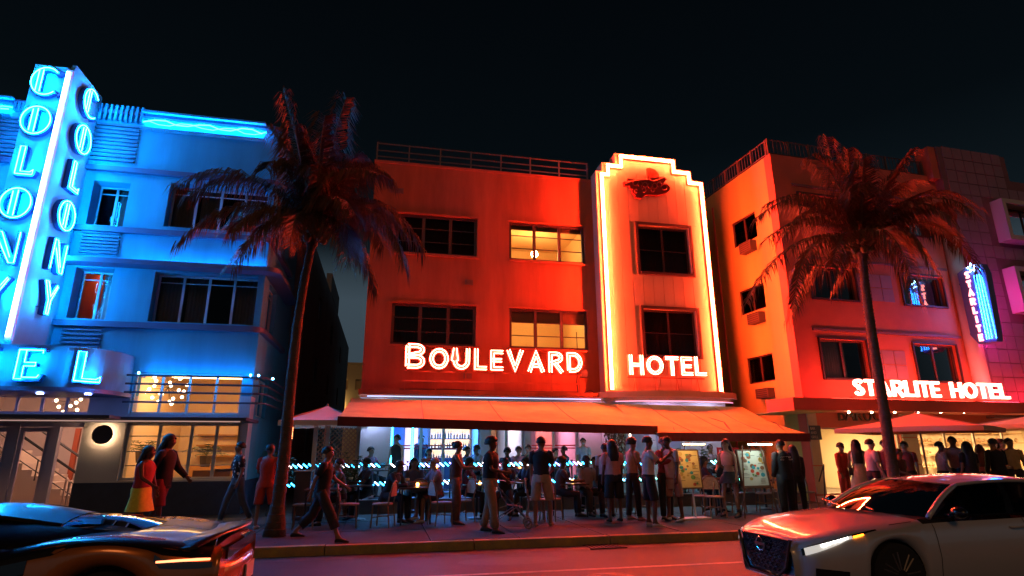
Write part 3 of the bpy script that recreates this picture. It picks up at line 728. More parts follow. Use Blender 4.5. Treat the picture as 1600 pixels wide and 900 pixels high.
# recessed neon zigzag along the parapet
def zig(px0, px1, py0, py1, pyb):
    u0_, z0_ = FC.aty(px0, py0, -.12); u1_, z1_ = FC.aty(px1, py1, -.12); za = (z0_+z1_)/2
    NZ = thing('neon_strip', 'cyan zigzag neon strip running under the parapet %s' % ('right of the vertical sign' if px0 > 100 else 'left of the vertical sign'), 'neon light', (0, 17, 0))
    b = MB(); b.box(u0_-.05, u1_+.08, -.22, -.003, za+.24, za+.30); b.box(u0_-.05, u1_+.08, -.16, -.003, za-.26, za-.22); b.build('trough', M_cst, NZ)
    pts = []; n = max(4, int((u1_-u0_)/.27))
    for i in range(n+1): pts.append((u0_+(u1_-u0_)*i/n, -.12, za+.05*(1 if i % 4 in (1, 2) else -1)+random.uniform(-.02, .02)))
    MB().tube(pts, .016, 6).build('neon_tube', M_neon_b, NZ)
    MB().tube([(p[0]+.1, -.10, 2*za-p[2]-.03) for p in pts], .010, 5).build('neon_tube', M_neon_b, NZ)
zig(224, 410, 189, 206, 0); zig(-60, 14, 160, 168, 0)

# ---------------- curved canopy band with HOTEL letters
bz0, bz1 = py2z(70, 604, -1.6), py2z(70, 539, -1.6)
def band_path(off=0.0, n=14):
    cx_, rx_, ry_ = -7.65, 1.17, 1.58
    p = [(cl_, -ry_-off)]+[(cx_+(rx_+off)*math.sin(PI/2*i/n)**.9, -(ry_+off)*max(0, math.cos(PI/2*i/n))**.75) for i in range(n+1)]
    return p
bp = band_path()
b = MB(); b.poly(bp+[(cl_, 0-.002)], lambda u, v, d: Vector((u, min(v, -.004), d)), bz0, bz1); b.build('canopy_band', M_cst, CO)
b = MB(); b.poly([(x, min(y, -.006)) for x, y in band_path(.06)]+[(cl_, -.006)], lambda u, v, d: Vector((u, v, d)), bz0-.10, bz0-.003); b.build('canopy_rim', M_navy_trim, CO)
for x in (-6.9, -7.9, -8.9): MB().lathe([(.07, 0), (.07, .02)], (x, -1.2, bz0-.13), 8).build('downlight', emis('blue_downlight', (.25, .35, 1), 70), CO)

M_cbody = mat('deep_blue_letter', (.02, .07, .22), .45)
CS = thing('hotel_sign', 'blue neon outlined letters of the word HOTEL on the curved canopy band', 'sign', (0, 17, 0))
def deco(ch):
    """(width, solid strokes [(pts, half width)], neon lines)"""
    if ch == 'E': return (.66, [([(.16, .02), (.16, .98)], .10), ([(.05, .95), (.66, .95)], .05), ([(.2, .5), (.52, .5)], .05), ([(.05, .05), (.60, .05), (.66, .22)], .05)],
                          [[(.09, .93), (.09, .07), (.25, .07)], [(.25, .93), (.25, .56), (.5, .56), (.5, .45), (.25, .45), (.25, .12), (.58, .12), (.62, .2)], [(.09, .93), (.62, .93), (.62, .84)]])
    if ch == 'L': return (.62, [([(.16, .02), (.16, .98)], .10), ([(.05, .05), (.56, .05), (.62, .22)], .05)],
                          [[(.09, .07), (.09, .95), (.23, .95), (.23, .14), (.50, .14), (.58, .22), (.58, .06), (.09, .06)]])
    if ch == 'T': return (.62, [([(.31, 0), (.31, .98)], .10), ([(0, .95), (.62, .95)], .05)], [[(.24, .05), (.24, .9), (.04, .9)], [(.38, .05), (.38, .9), (.58, .9)], [(.04, .97), (.58, .97)]])
    if ch == 'C': return (.86, [(arc(.45, .5, .40, .45, 42, 318, 18), .055), ([(.26, .14), (.26, .86)], .07), ([(.74, .8), (.88, .9)], .05), ([(.74, .2), (.88, .1)], .05)],
                          [arc(.45, .5, .42, .47, 45, 315, 22), [(.21, .15), (.21, .85)], [(.33, .12), (.33, .88)]])
    if ch == 'O': return (.92, [('c', arc(.46, .5, .40, .44, 0, 360, 24)[:-1], .055), ([(.38, .12), (.38, .88)], .09)],
                          [('c', arc(.46, .5, .42, .46, 0, 360, 26)[:-1]), [(.33, .14), (.33, .86)], [(.47, .10), (.47, .90)]])
    if ch == 'N': return (.80, [([(.14, 0), (.14, 1)], .055), ([(.16, .96), (.64, .06)], .10), ([(.70, 0), (.70, 1)], .055)],
                          [[(.10, .03), (.10, .95), (.24, .95), (.60, .2)], [(.20, .7), (.60, .04), (.74, .04), (.74, .96)]])
    if ch == 'Y': return (.80, [([(.14, 1), (.42, .45), (.42, 0)], .09), ([(.72, 1), (.45, .5)], .05)],
                          [[(.36, .03), (.36, .45), (.06, .97), (.22, .97), (.44, .56), (.68, .97)], [(.36, .03), (.48, .03), (.48, .45), (.72, .93)]])
def deco_letter(ch, parent, mp, h, wsc, dep, tr_=.011):
    wd, solid, lines = deco(ch)
    bd = MB(); tb = MB(); mm = lambda u, v, d: mp((u-wd/2)*h*wsc, v*h, d)
    for k, s in enumerate(solid):
        cl = s[0] == 'c'; pts, hw_ = (s[1], s[2]) if cl else s
        bd.ribbon(pts, hw_, mm, -dep-.0015*k, -dep+.13, cl)
    for s in lines:
        cl = s[0] == 'c'; pts = s[1] if cl else s
        tb.tube([mm(u, v, -dep-.03) for u, v in pts], tr_, 5, closed=cl)
    for u, v in ((.2, .2), (.25, .8)): bd.tube([mm(u, v, -dep), mm(u, v, 0)], .012, 4)
    o = bd.build('letter', M_cbody, parent); tb.build('neon_tube', M_neon_bl, o); return o
def along(s):      # point and tangent on the band at arc length s measured from x = -9
    p = [(-9.0, -1.58)]+bp[1:]; acc = 0
    if s < 0: return (-9.0+s, -1.58), (1, 0)
    for i in range(len(p)-1):
        l = math.dist(p[i], p[i+1])
        if acc+l >= s:
            t = (s-acc)/l; d = ((p[i+1][0]-p[i][0])/l, (p[i+1][1]-p[i][1])/l); return (p[i][0]+d[0]*t*l, p[i][1]+d[1]*t*l), d
        acc += l
    return p[-1], (0, 1)
lh = (bz1-bz0)*.80
for ch, px in (('T', -22), ('E', 47), ('L', 126)):
    s = px2u(px, 572, -1.62)+9.0
    if ch == 'L': s += .06
    def mp(u, v, d, s=s):
        (x, y), t = along(s+u); return Vector((x-t[1]*(-d)*-1 if False else x+t[1]*(-d), y-t[0]*(-d), bz0+.1+v))
    deco_letter(ch, CS, mp, lh, 1.18 if ch != 'T' else 1.0, .12)

# ---------------- vertical blade sign
bl0, bl1 = -9.39, -8.50
bt0 = py2z(108, 106, -1.6)
BS = thing('vertical_sign', 'tall blue neon blade sign spelling COLONY down two faces', 'sign', (0, 17, 0))
b = MB(); b.box(bl0, bl1-.10, -1.6, .0-.003, bz1+.002, bt0)
tpy = py2z(122, 106, -1.45)
b.poly([(-1.597, bt0-.15), (-1.5, tpy+.03), (-.003, FC.atx(158, 150, bl1)[1]), (-.003, bz1+.003), (-1.597, bz1+.003)], lambda u, v, d: Vector((bl1-.098+d, u, v)), 0, .098)
b.build('blade', mat('pale_blue_enamel', (.11, .60, .80), .5, noise=.12, nscale=2), BS)
b = MB(); b.box(bl1-.10, bl1+.03, -1.70, -1.602, bz1+.08, bt0-.12); b.build('tube_channel', mat('lavender_channel', (.7, .66, .78), .4), BS)
b = MB()
for x in (-.055, -.015): b.tube([(bl1+x, -1.735, bz1+.15), (bl1+x, -1.735, bt0-.2)], .016, 6)
b.build('neon_tube', emis('lavender_neon', (.10, .26, 1.0), 50), BS)
zc0 = FC.aty(70, 128, -1.6)[1]; zc4 = FC.aty(12, 385, -1.6)[1]; dz = (zc0-zc4)/4
zs0 = FC.atx(130, 158, bl1)[1]; zs4 = FC.atx(75, 397, bl1)[1]; dzs = (zs0-zs4)/4
for i, ch in enumerate('COLONY'):
    if True:
        z = zc0-dz*i; H_ = dz*.74
        deco_letter(ch, BS, lambda u, v, d, z=z, H_=H_: Vector(((bl0+bl1)/2-.05+u, -1.6+d, z-.06-H_/2+v)), H_, .92, .13, .012)
    z = zs0-dzs*i; H_ = dzs*.76
    deco_letter(ch, BS, lambda u, v, d, z=z, H_=H_: Vector((bl1-d, -.80+u*1.05, z-H_/2+v)), H_, 1.0, .14, .012)
    deco_letter(ch, BS, lambda u, v, d, z=z, H_=H_: Vector((bl0+d, -.80-u*1.05, z-H_/2+v)), H_, 1.0, .14, .012)

# ---------------- flat thin canopy over the pavement, railings in front of the transom band
zc = py2z(300, 657, -1.4)
b = MB(); b.box(cl_, cr_+.25, -1.5, -.004, zc, zc+.07); b.box(cl_, -6.0, -2.1, -1.502, zc+.003, zc+.075); b.build('thin_canopy', M_navy, CO)
b = MB(); b.box(cl_, cr_+.1, -1.46, -1.40, zc-.035, zc-.012); b.build('led_strip', emis('soft_white_led', (1, .6, .5), .45), CO)
zr = [py2z(300, y, -.42) for y in (588, 601, 614, 629)]
for z in zr:
    p = [(px2u(196, 600, -.42), -.42, z), (cr_+.15, -.42, z)]+[(cr_+.15+.27*math.sin(a), -.42+.27*(1-math.cos(a)), z) for a in (PI/6, PI/3, PI/2)]+[(cr_+.42, 2.4, z)]
    MB().tube(p, .028, 6).build('rail', M_rail_d, CO)
for x in (px2u(214, 600, -.42), px2u(390, 600, -.42), cr_+.1): MB().box(x-.02, x+.02, -.40, -.006, zr[0]-.02, zr[0]+.02).build('rail_bracket', M_rail_d, CO)
for q in ((px2u(214, 600, -.42), -.43), (px2u(390, 600, -.42), -.43), (cr_+.2, -.4), (cr_+.44, .3)):
    lamp_ball(CO, (q[0], q[1], zr[0]+.06), .028, emis('cyan_bulb', (.1, .6, 1), 60), 'rail_lamp')
b = MB(); b.box(px2u(214, 600, -.42), cr_+.1, -.20, -.17, zr[0]+.03, zr[0]+.05); b.build('wall_wash_led', emis('blue_wash_led', (.004, .26, 1), 60), CO)

# ---------------- lobby
M_lob = mat('cream_lobby_wall', (.78, .62, .42), .9); M_lobf = mat('lobby_floor', (.35, .2, .1), .4)
window(CO, mC, ht, 4, (), .10, M_frame_w, M_pane_lit, .045, name='transom_window')
window(CO, mC, hw, 4, (.25, .5, .77), .12, M_frame_w, M_pane_lit, .06, name='lobby_window', colw=[.28, .56, .78])
window(CO, mC, hdt, 5, (), .12, mat('lavender_frame', (.66, .58, .78), .5), M_pane_lit, .05, name='transom_window')
R1 = room(CO, -6.95, cr_-.35, .52, 6.0, .2, ht[3]+.3, M_lob, M_lobf)
R2 = room(CO, -12.5, -7.07, .52, 6.0, .2, ht[3]+.3, mat('pinkish_lobby_wall', (.70, .60, .58), .9), M_lobf)
MB().box(-6.5, -3.95, 2.2, 3.2, ht[3]+.22, ht[3]+.28).build('ceiling_light', emis('amber_ceiling', (1.0, .52, .18), 13), R1)
MB().box(-10.5, -7.5, 2.2, 3.0, ht[3]+.22, ht[3]+.28).build('ceiling_light', emis('lobby_ceiling', (1.0, .55, .38), 17), R2)
# dark wood half wall, sofa, shelving in the window
MB().box(-6.2, -4.2, 4.6, 4.9, .2, 1.25).build('half_wall', mat('amber_wood', (.45, .22, .07), .5), R1)
for z in (1.5, 1.85, 2.2): MB().box(-6.3, -4.6, 5.7, 5.98, z, z+.05).build('wall_shelf', mat('amber_wood', (.45, .22, .07), .5), R1)
b = MB(); b.box(-5.3, -4.3, 1.4, 2.1, .2, .62); b.box(-5.3, -4.3, 2.1, 2.3, .2, 1.15); b.box(-5.5, -5.3, 1.4, 2.3, .2, .85); b.build('sofa', mat('brown_leather', (.18, .08, .04), .5), R1)
def chandelier(label, c, r, n, st=11):
    K = thing('chandelier', label, 'chandelier', c)
    MB().tube([(0, 0, r), (0, 0, 1.0)], .012, 5).build('rod', M_dark, K)
    bm_ = MB().ball((0, 0, 0), .046, 8).mesh('globe', emis('globe_bulb', (1.0, .70, .42), st), True)
    for i in range(n):
        z = 1-2*(i+.5)/n; a = i*2.39996; q = math.sqrt(1-z*z); p = Vector((q*math.cos(a), q*math.sin(a), z))*r
        MB().tube([(0, 0, 0), p], .006, 4).build('arm', M_dark, K); link_mesh('globe', bm_, K, p)
c = at_y(263, 606, 18.9); chandelier('starburst chandelier of small glass globes seen through the barred upper window', (c.x, 18.9, c.z), .48, 22)
c = at_y(108, 628, 18.7); chandelier('smaller globe chandelier behind the strip window over the doors', (c.x, 18.7, c.z), .30, 10)
def planter(label, x, y, z0, h, n=14, col=(.04, .09, .03), cat='plant', pot=True, L=.6):
    P_ = thing('potted_palm', label, cat, (x, y, z0))
    if pot: MB().lathe([(.12, 0), (.17, .3), (.15, .3)], (0, 0, 0), 10).build('pot', mat('pot_clay', (.25, .2, .18), .7), P_)
    f = MB()
    for i in range(n):
        a = i*2.4+random.random(); r = L*random.uniform(.6, 1); z1 = h*random.uniform(.55, 1.0); w_ = .022
        p0 = Vector((0, 0, .3 if pot else 0)); p1 = Vector((math.cos(a)*r*.5, math.sin(a)*r*.5, z1)); p2 = Vector((math.cos(a)*r, math.sin(a)*r, z1*.72))
        pr_ = []
        for t in range(7):
            s = t/6; pr_.append(p0*(1-s)**2+p1*2*s*(1-s)+p2*s*s)
        for k in range(1, 7):
            d = (pr_[k]-pr_[k-1]).normalized(); sd = Vector((-math.sin(a), math.cos(a), 0))
            for sg in (-1, 1):
                q = pr_[k]+(sd*sg*.8+d*.7+Vector((0, 0, -.3)))*.22*L/.6*(1.15-k/9)
                f.add([pr_[k], pr_[k]+d*w_*1.6, q], [(0, 1, 2)])
        f.tube(pr_, .006, 3)
    mt = mat('leaf_%02d%02d%02d' % tuple(int(c*100) for c in col), col, .5)
    f.build('leaves', mt, P_); return P_
for px, py in ((222, 690), (322, 697)):
    c = at_y(px, py+18, 18.3); planter('small palm standing inside the %s of the lit lobby window' % ('left end' if px < 250 else 'middle'), c.x, 18.3, c.z-.25, .75, 13)
# doors
M_dfr = mat('lavender_frame', (.66, .58, .78), .5)
dz0, dz1 = .16, hd[3]
mull = [px2u(12, 720), px2u(76, 720)]
for x in mull: MB().box(x-.10, x+.10, .02, .16, dz0, dz1).build('door_post', M_dfr, CO)
MB().box(hd[0], hd[1], .03, .15, dz1-.12, dz1-.005).build('door_head', M_dfr, CO)
for a, c_ in ((mull[0]+.1, mull[1]-.1), (hd[0]+.03, mull[0]-.1)):
    dr = MB(); dr.box(a, a+.09, .06, .12, dz0, dz1-.13); dr.box(c_-.09, c_, .06, .12, dz0, dz1-.13); dr.box(a+.09, c_-.09, .06, .12, dz0, dz0+.2); dr.box(a+.09, c_-.09, .06, .12, dz1-.24, dz1-.13)
    d_ = dr.build('glass_door', M_dfr, CO); MB().box(a+.08, c_-.08, .085, .095, dz0+.18, dz1-.22).build('pane', M_pane_lit, d_)
    MB().tube([(c_-.14, .03, 1.0), (c_-.14, .03, 1.5)], .015, 6).build('handle', M_dark, d_)
# stair seen through the open side of the entrance, rising to the left
st_ = MB(); xs_ = at_y(128, 770, 19.0).x
for i in range(9): st_.box(xs_-(i+1)*.26, xs_-i*.26, 2.0, 3.4, .2, .36+i*.17)
s_ = st_.build('stair', mat('pale_stair', (.6, .5, .42), .6), R2)
for y in (1.95, 3.45): MB().tube([(xs_+.05, y, .95), (xs_-2.3, y, 2.5)], .035, 6).build('handrail', M_dark, R2)
for k in (.3, .6): MB().tube([(xs_+.05, 1.95, .95-k), (xs_-2.3, 1.95, 2.5-k)], .014, 4).build('handrail', M_dark, R2)
x_ = at_y(92, 780, 17.6).x
b = MB(); b.tube([(x_, .75, .16), (x_+.02, .75, 1.05), (x_+.30, .3, .95), (x_+.30, .3, .16)], .024, 6); b.build('step_rail', mat('pale_rail', (.55, .45, .4), .3, metal=.5), R2)
for z in (1.3, 1.9): MB().box(xs_-1.1, xs_-.7, 5.9, 5.98, z, z+.42).build('picture', M_wood, R2)
for x in (-9.6, -9.3): MB().box(x, x+.14, 4.6, 4.7, .3, 2.4).build('timber_post', mat('red_wood', (.35, .07, .03), .5), R2)
# round wall lamp on the pillar
lc = FC.aty(160, 679, -.14)
WL = thing('wall_lamp', 'round dark disc wall lamp with warm halo on the white pillar by the doors', 'lamp', (lc[0], 17, lc[1]))
b = MB(); b.lathe([(.235, -.012), (.235, .012)], (0, 0, 0), 24)
d_ = b.build('disc', mat('dark_disc', (.12, .10, .10), .6), WL); d_.rotation_euler = (PI/2, 0, 0); d_.location = (0, -.14, 0)
r = [(.19*math.cos(2*PI*i/20), -.10, .19*math.sin(2*PI*i/20)) for i in range(20)]
MB().tube(r, .012, 5, closed=True).build('ring_light', emis('halo_ring', (1.0, .60, .30), 55), WL)

# ================================================================== STARLITE HOTEL (right)
o_ = at_y(1230, 440, 16.5); SR = math.radians(2.744)
FS = Frame(o_.x, 16.5, SR)
ST = thing('hotel_building', 'four storey hotel with red lit front, tiled corner and orange side wall', 'building', (o_.x, 16.5, 0), SR)
stop = FS.aty(1330, 258)[1]
mSt = mfront(0)
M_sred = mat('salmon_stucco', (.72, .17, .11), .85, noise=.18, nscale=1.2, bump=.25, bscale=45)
a3 = hole(FS, 1273, 1343, 419, 468); b3 = hole(FS, 1408, 1474, 430, 475); a2 = hole(FS, 1284, 1356, 531, 592); b2 = hole(FS, 1431, 1497, 544, 590)
ua = (a2[0], a2[1]); ub = (b2[0], b2[1])
dh = a3[2]-a2[2]
wins = [(ua[0], ua[1], a3[2], a3[3]), (ub[0], ub[1], a3[2], a3[3]), (ua[0], ua[1], a2[2], a2[3]), (ub[0], ub[1], a2[2], a2[3]), (ua[0], ua[1], a3[2]+dh, a3[3]+dh), (ub[0], ub[1], a3[2]+dh, a3[3]+dh)]
ut = FS.aty(1497, 450)[0]      # where the tiled tower starts
shopz = FS.aty(1350, 668)[1]
shop = [(FS.aty(1283, 710)[0], FS.aty(1413, 710)[0], .30, shopz), (FS.aty(1438, 710)[0], 16.0, .30, shopz)]
t1 = hole(FS, 1560, 1640, 330, 377, -.3); t2 = hole(FS, 1580, 1660, 433, 486, -.3)
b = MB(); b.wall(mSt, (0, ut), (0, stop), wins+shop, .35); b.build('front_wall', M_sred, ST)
ttop = FS.aty(1520, 238, -.3)[1]; tend = FS.aty(1582, 300, -.3)[0]
mT = lambda u, v, d: Vector((u, -.3+d, v))
THs = [t1, t2]
b = MB(); b.wall(mT, (ut+.003, 17), (shopz+.35, stop+.1), THs, .65)
b.box(ut+.003, tend, -.3, .6, stop+.102, ttop); b.build('tower_wall', mat('plum_stucco', (.30, .14, .18), .8, noise=.3, nscale=1.2, bump=.2), ST)
b = MB(); b.wall(mSt, (ut+.003, 17), (0, shopz+.345), shop, .35); b.build('shop_wall', M_sred, ST)
# pale rounded pilaster at the tower edge
b = MB(); b.tube([(ut-.10, -.18, 2.9), (ut-.10, -.18, FS.aty(1480, 372, -.2)[1])], .26, 14); b.build('pilaster', mat('pale_pilaster', (.66, .6, .58), .6), ST, smooth=True)
b = MB(); b.box(ut-.35, ut-.02, -.25, .3, stop-.2, FS.aty(1462, 232, -.2)[1]); b.build('roof_pier', M_sred, ST)
# windows with dark surrounds
M_sur = mat('dark_red_surround', (.07, .03, .03), .5)
for k, h in enumerate(wins):
    t = .05; f = MB(); f.box(h[0]-t, h[0], -.06, -.003, h[2]-t, h[3]+t); f.box(h[1], h[1]+t, -.06, -.003, h[2]-t, h[3]+t)
    f.box(h[0], h[1], -.06, -.003, h[3], h[3]+t); f.box(h[0], h[1], -.09, -.003, h[2]-t, h[2]); f.build('window_surround', M_sur, ST)
    window(ST, mSt, h, 2, (), .10, M_frame_r, M_glass_dk, .06, cur=[(.1, .6)] if k == 2 else None, cm=mat('pale_blind', (.35, .36, .36), .9))
for (zt_) in (a3[3]+.26, a2[3]+.26, a3[3]+dh+.26):
    MB().box(ua[0]-.2, ub[1]+.35, -.05, -.003, zt_, zt_+.09).build('eyebrow_ledge', mat('maroon_ledge', (.25, .10, .11), .6), ST)
for (zt_) in (): MB().box(ua[0]-.2, ub[1]+.35, -.12, -.003, zt_, zt_+.10).build('sill_band', MATS['maroon_ledge'], ST)
# glazed square tiles
M_tile = mat('glazed_square_tile', (.40, .21, .28), .32, noise=.12, nscale=5, bump=.05)
tm = MB().box(-.235, .235, 0, .02, -.235, .235).mesh('tile', M_tile)
for h0 in (a3, a2):
    for i in range(int((ub[0]-ua[1]-.3)/.5)):
        for j in range(int((h0[3]-h0[2])/.5)):
            link_mesh('tile', tm, ST, (ua[1]+.35+i*.5, -.023, h0[2]+.28+j*.5))
x = ut+.5
while x < 16.5:
    z = 3.35
    while z < min(ttop, stop+2.2):
        if not any(h[0]-.4 < x < h[1]+.4 and h[2]-.4 < z < h[3]+.4 for h in THs) and not (z > stop-.2 and x > tend-.3):
            link_mesh('tile', tm, ST, (x, -.323, z))
        z += .5
    x += .5
M_palef = mat('pale_box_frame', (.62, .55, .5), .6)
for h in THs:
    t = .18; f = MB(); f.box(h[0]-t, h[0], -.75, -.303, h[2]-t, h[3]+t); f.box(h[1], h[1]+t, -.75, -.303, h[2]-t, h[3]+t)
    f.box(h[0], h[1], -.75, -.303, h[3], h[3]+t); f.box(h[0], h[1], -.75, -.303, h[2]-t, h[2]); f.build('window_box', M_palef, ST)
    window(ST, mT, h, 2, (), .02, M_frame_r, M_glass_dk, .05)
# side wall towards the middle hotel
mSs = mside(0.0)
def Hs(px0, px1, py0, py1):
    ym, xm = (py0+py1)/2, (px0+px1)/2
    a, c = FS.atx(px0, ym, 0)[0], FS.atx(px1, ym, 0)[0]
    return (min(a, c), max(a, c), FS.atx(xm, py1, 0)[1], FS.atx(xm, py0, 0)[1])
sw = [Hs(1145, 1182, 338, 380), Hs(1154, 1195, 448, 488), Hs(1167, 1211, 555, 598)]
ac = [Hs(1153, 1167, 386, 402), Hs(1165, 1182, 494, 510), Hs(1180, 1197, 609, 624)]
um = (sum(h[0] for h in sw)/3, sum(h[1] for h in sw)/3)
sw = [(um[0], um[1], h[2], h[3]) for h in sw]
far = [(um[0]+4.5, um[1]+4.5, h[2], h[3]) for h in sw]
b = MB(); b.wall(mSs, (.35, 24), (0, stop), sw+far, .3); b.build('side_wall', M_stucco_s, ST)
for h in sw+far: window(ST, mSs, h, 2, (), .06, M_sur, M_glass_dk, .05)
for h in ac:
    A_ = MB(); u0_, u1_ = um[0]+.1, um[0]+.75; A_.box(-.28, -.003, u0_, u1_, h[2], h[3]); A_ = A_.build('air_conditioner_case', mat('ac_case', (.12, .09, .08), .6), ST)
    for i in range(5):
        z = h[2]+(h[3]-h[2])*(i+.5)/5; MB().box(-.295, -.282, u0_+.05, u1_-.05, z-.012, z+.012).build('grille_bar', M_dark, A_)
MB().tube([(-.05, um[1]+1.0, .3), (-.05, um[1]+1.0, stop-.6)], .04, 6).build('downpipe', M_sred, ST)
b = MB(); b.box(.3, 17, .35, 24, stop-.5, stop-.3); b.box(.3, 17, .35, 24, shopz+.45, shopz+.6); b.box(.3, 17, 5.5, 5.7, .2, stop-.5); b.box(0, 17, 24, 24.3, 0, stop)
for z in (a2[3]+.5, a3[3]+.5): b.box(.3, 17, .35, 5.5, z, z+.15)
b.build('floor_slab', M_black, ST)
# roof railing: front and side
for k, (lab, p0, p1) in enumerate((('barred railing on the roof over the red front of the right hotel', (0.03, .1), (ut-.4, .1)), ('barred railing receding along the roof over the orange side wall', (0.03, .2), (.03, 20)))):
    RR = thing('roof_railing', lab, 'railing', (o_.x, 16.5, stop), SR)
    L_ = math.dist(p0, p1); n = int(L_/.8); hz = .62
    for z in (.08, hz): MB().tube([(p0[0], p0[1], z), (p1[0], p1[1], z)], .028, 4).build('rail', mat('roof_rail_paint', (.16, .10, .09), .6), RR)
    pb = MB()
    for i in range(n+1):
        t = i/n; x, y = p0[0]+(p1[0]-p0[0])*t, p0[1]+(p1[1]-p0[1])*t
        pm = MB().box(-.03, .03, -.03, .03, 0, hz+.03); pm.build('post', MATS['roof_rail_paint'], RR, (x, y, 0))
    m_ = int(L_/.16)
    for i in range(m_):
        t = (i+.5)/m_; x, y = p0[0]+(p1[0]-p0[0])*t, p0[1]+(p1[1]-p0[1])*t; pb.box(x-.008, x+.008, y-.008, y+.008, .1, hz)
    q = pb.build('bars', MATS['roof_rail_paint'], RR); q['kind'] = 'stuff'
# canopy slab
sz0, sz1 = FS.aty(1255, 640, -1.2)[1], FS.aty(1255, 621, -1.2)[1]
MB().box(FS.aty(1251, 630, -1.2)[0]-.25, 17, -1.2, -.004, sz0, sz1).build('canopy_slab', M_sred, ST)
MB().box(FS.aty(1251, 630, -1.2)[0]-.22, .1, -1.17, 1.0, sz0-.03, sz0-.004).build('slab_soffit', M_stucco_s, ST)
# STARLITE HOTEL letters
SL = thing('hotel_sign', 'white hot STARLITE HOTEL channel letters standing on the canopy slab', 'sign', (o_.x, 16.5, 0), SR)
yq = -1.05; mq = lambda u, v, d: Vector((u, yq+d, v))
M_face = emis('glowing_white_letter', (1.0, .22, .15), 14)
z0 = FS.aty(1400, 619.5, yq)[1]; hq = FS.aty(1400, 594.5, yq)[1]-z0
def word(wrd, pxa, pxb, py, gap):
    ua_, ub_ = FS.aty(pxa, py, yq)[0], FS.aty(pxb, py, yq)[0]
    tot = sum(glyph(c, .17)[0] for c in wrd); sx = (ub_-ua_-gap*(len(wrd)-1))/(tot*hq); u = ua_
    for c in wrd: u += letter(c, SL, (u, z0), mq, hq, .08, M_face, M_neon_l, .17, sx, lines=0)+gap
word('STARLITE', 1333, 1466, 608, .075); word('HOTEL', 1484, 1573, 610, .075)
for k_, (xw0, xw1) in enumerate(((.3, 1.9), (2.3, 3.9), (4.3, 5.9), (6.3, 7.9), (8.3, 9.9))):
    w_ = MB(); w_.box(xw0, xw1, -.88, -.83, sz1+.006, sz1+.034); w_.build('added_wash_light', emis('added_red_wash_%d' % (k_//3), ((1, .022, .012), (1, .03, .06))[k_//3], 85), ST)  # red strips added out of sight on the slab to light the front wall
MB().box(FS.aty(1330, 620, yq)[0], FS.aty(1575, 620, yq)[0], yq+.01, yq+.04, z0-.07, z0-.03).build('support_rail', M_sred, SL)
# vertical STARLITE blade
bx = FS.aty(1506, 475, -.40)[0]; yo = FS.atx(1548, 480, bx)[0]
vz1 = FS.atx(1508, 424, bx)[1]; vz0 = FS.atx(1530, 538, bx)[1]
SV = thing('vertical_sign', 'blue and pink neon blade sign with star over the letters STARLITE', 'sign', (o_.x, 16.5, 0), SR)
b = MB(); prof = [(-.40, vz0+.35), (-.40, vz1), (-.70, vz1+.12), (yo-.02, vz1+.10), (yo-.10, vz1-.25), (yo, vz0+.35), (yo+.05, vz0), (-.62, vz0)]
b.poly(prof, lambda u, v, d: Vector((bx+d, u, v)), 0, .26); b.build('blade', mat('blade_panel', (.12, .16, .42), .5), SV)
hL = (vz1-vz0-.05)/8.0; wcol = abs(yo)-.40
for i, c in enumerate('STARLITE'):
    wd = glyph(c, .22)[0]; sxv = .55*wcol/.85
    mz = lambda u, v, d, i=i, wd=wd: Vector((bx+d, -.44-.27*wcol+wd*hL*.5*sxv*1.0-u-.05, vz1-hL*(i+.86)+v))
    letter(c, SV, (0, 0), mz, hL*.76, .03, emis('pink_letter', (1.0, .22, .20), 7), M_neon_l, .24, max(.9, sxv), lines=0)
for k, y in enumerate((.10, .19, .28)):
    MB().tube([(bx-.04, yo+y, vz1-.25), (bx-.04, yo+y+.05, vz0+.12)], .014, 5).build('neon_tube', M_neon_c, SV)
MB().tube([(bx-.03, yo+.04, vz1-.05), (bx-.03, yo+.02, vz0+.1)], .012, 5).build('neon_tube', M_neon_c, SV)
star = [(.17*(1 if k % 2 == 0 else .45)*math.sin(k*PI/5), .17*(1 if k % 2 == 0 else .45)*math.cos(k*PI/5)) for k in range(10)]
MB().tube([(bx-.06, yo+.30+u, vz1+.04+v) for u, v in star], .014, 5, closed=True).build('star_tube', emis('ice_neon', (.30, .65, 1.0), 30), SV)
for k, y in enumerate((.12, .26, .40)): MB().tube([(bx+.33, yo+y, vz1-.2), (bx+.33, yo+y+.05, vz0+.15)], .014, 5).build('neon_tube', emis('magenta_neon', (1.0, .03, .38), 110) if k else M_neon_c, SV)
for z in (vz0+.4, vz1-.4): MB().box(bx+.1, bx+.16, -.398, -.31, z, z+.05).build('bracket', M_dark, SV)
# shop interiors
M_shop = mat('shop_wall_cream', (.85, .72, .50), .9)
for k, h in enumerate(shop):
    r = room(ST, h[0]-.1, h[1]+.1, .36, 5.0, .29, shopz+.2, M_shop, M_terr)
    xx = h[0]+.3
    while xx < h[1]-1.0:
        MB().box(xx, xx+1.3, 1.2, 2.4, shopz+.12, shopz+.17).build('ceiling_light', emis('shop_ceiling', (1.0, .62, .28), 65), r); xx += 2.4
    for j in range(int((h[1]-h[0])/1.0)):
        xx = h[0]+.2+j*1.0; s = MB()
        for z in (.9, 1.4, 1.9, 2.3): s.box(xx, xx+.8, 4.4, 4.9, z, z+.04)
        s.build('display_shelf', mat('honey_wood', (.5, .3, .12), .5), r)
        g_ = MB()
        for z in (.94, 1.44, 1.94):
            for q in range(5):
                if random.random() < .8: g_.ball((xx+.1+q*.15, 4.55, z+.1), random.uniform(.05, .09), 6, sz=random.uniform(.9, 1.6))
        g_ = g_.build('goods', mat('goods', (.45, .22, .12), .6, noise=.6, nscale=7, col2=(.7, .55, .3)), r); g_['kind'] = 'stuff'
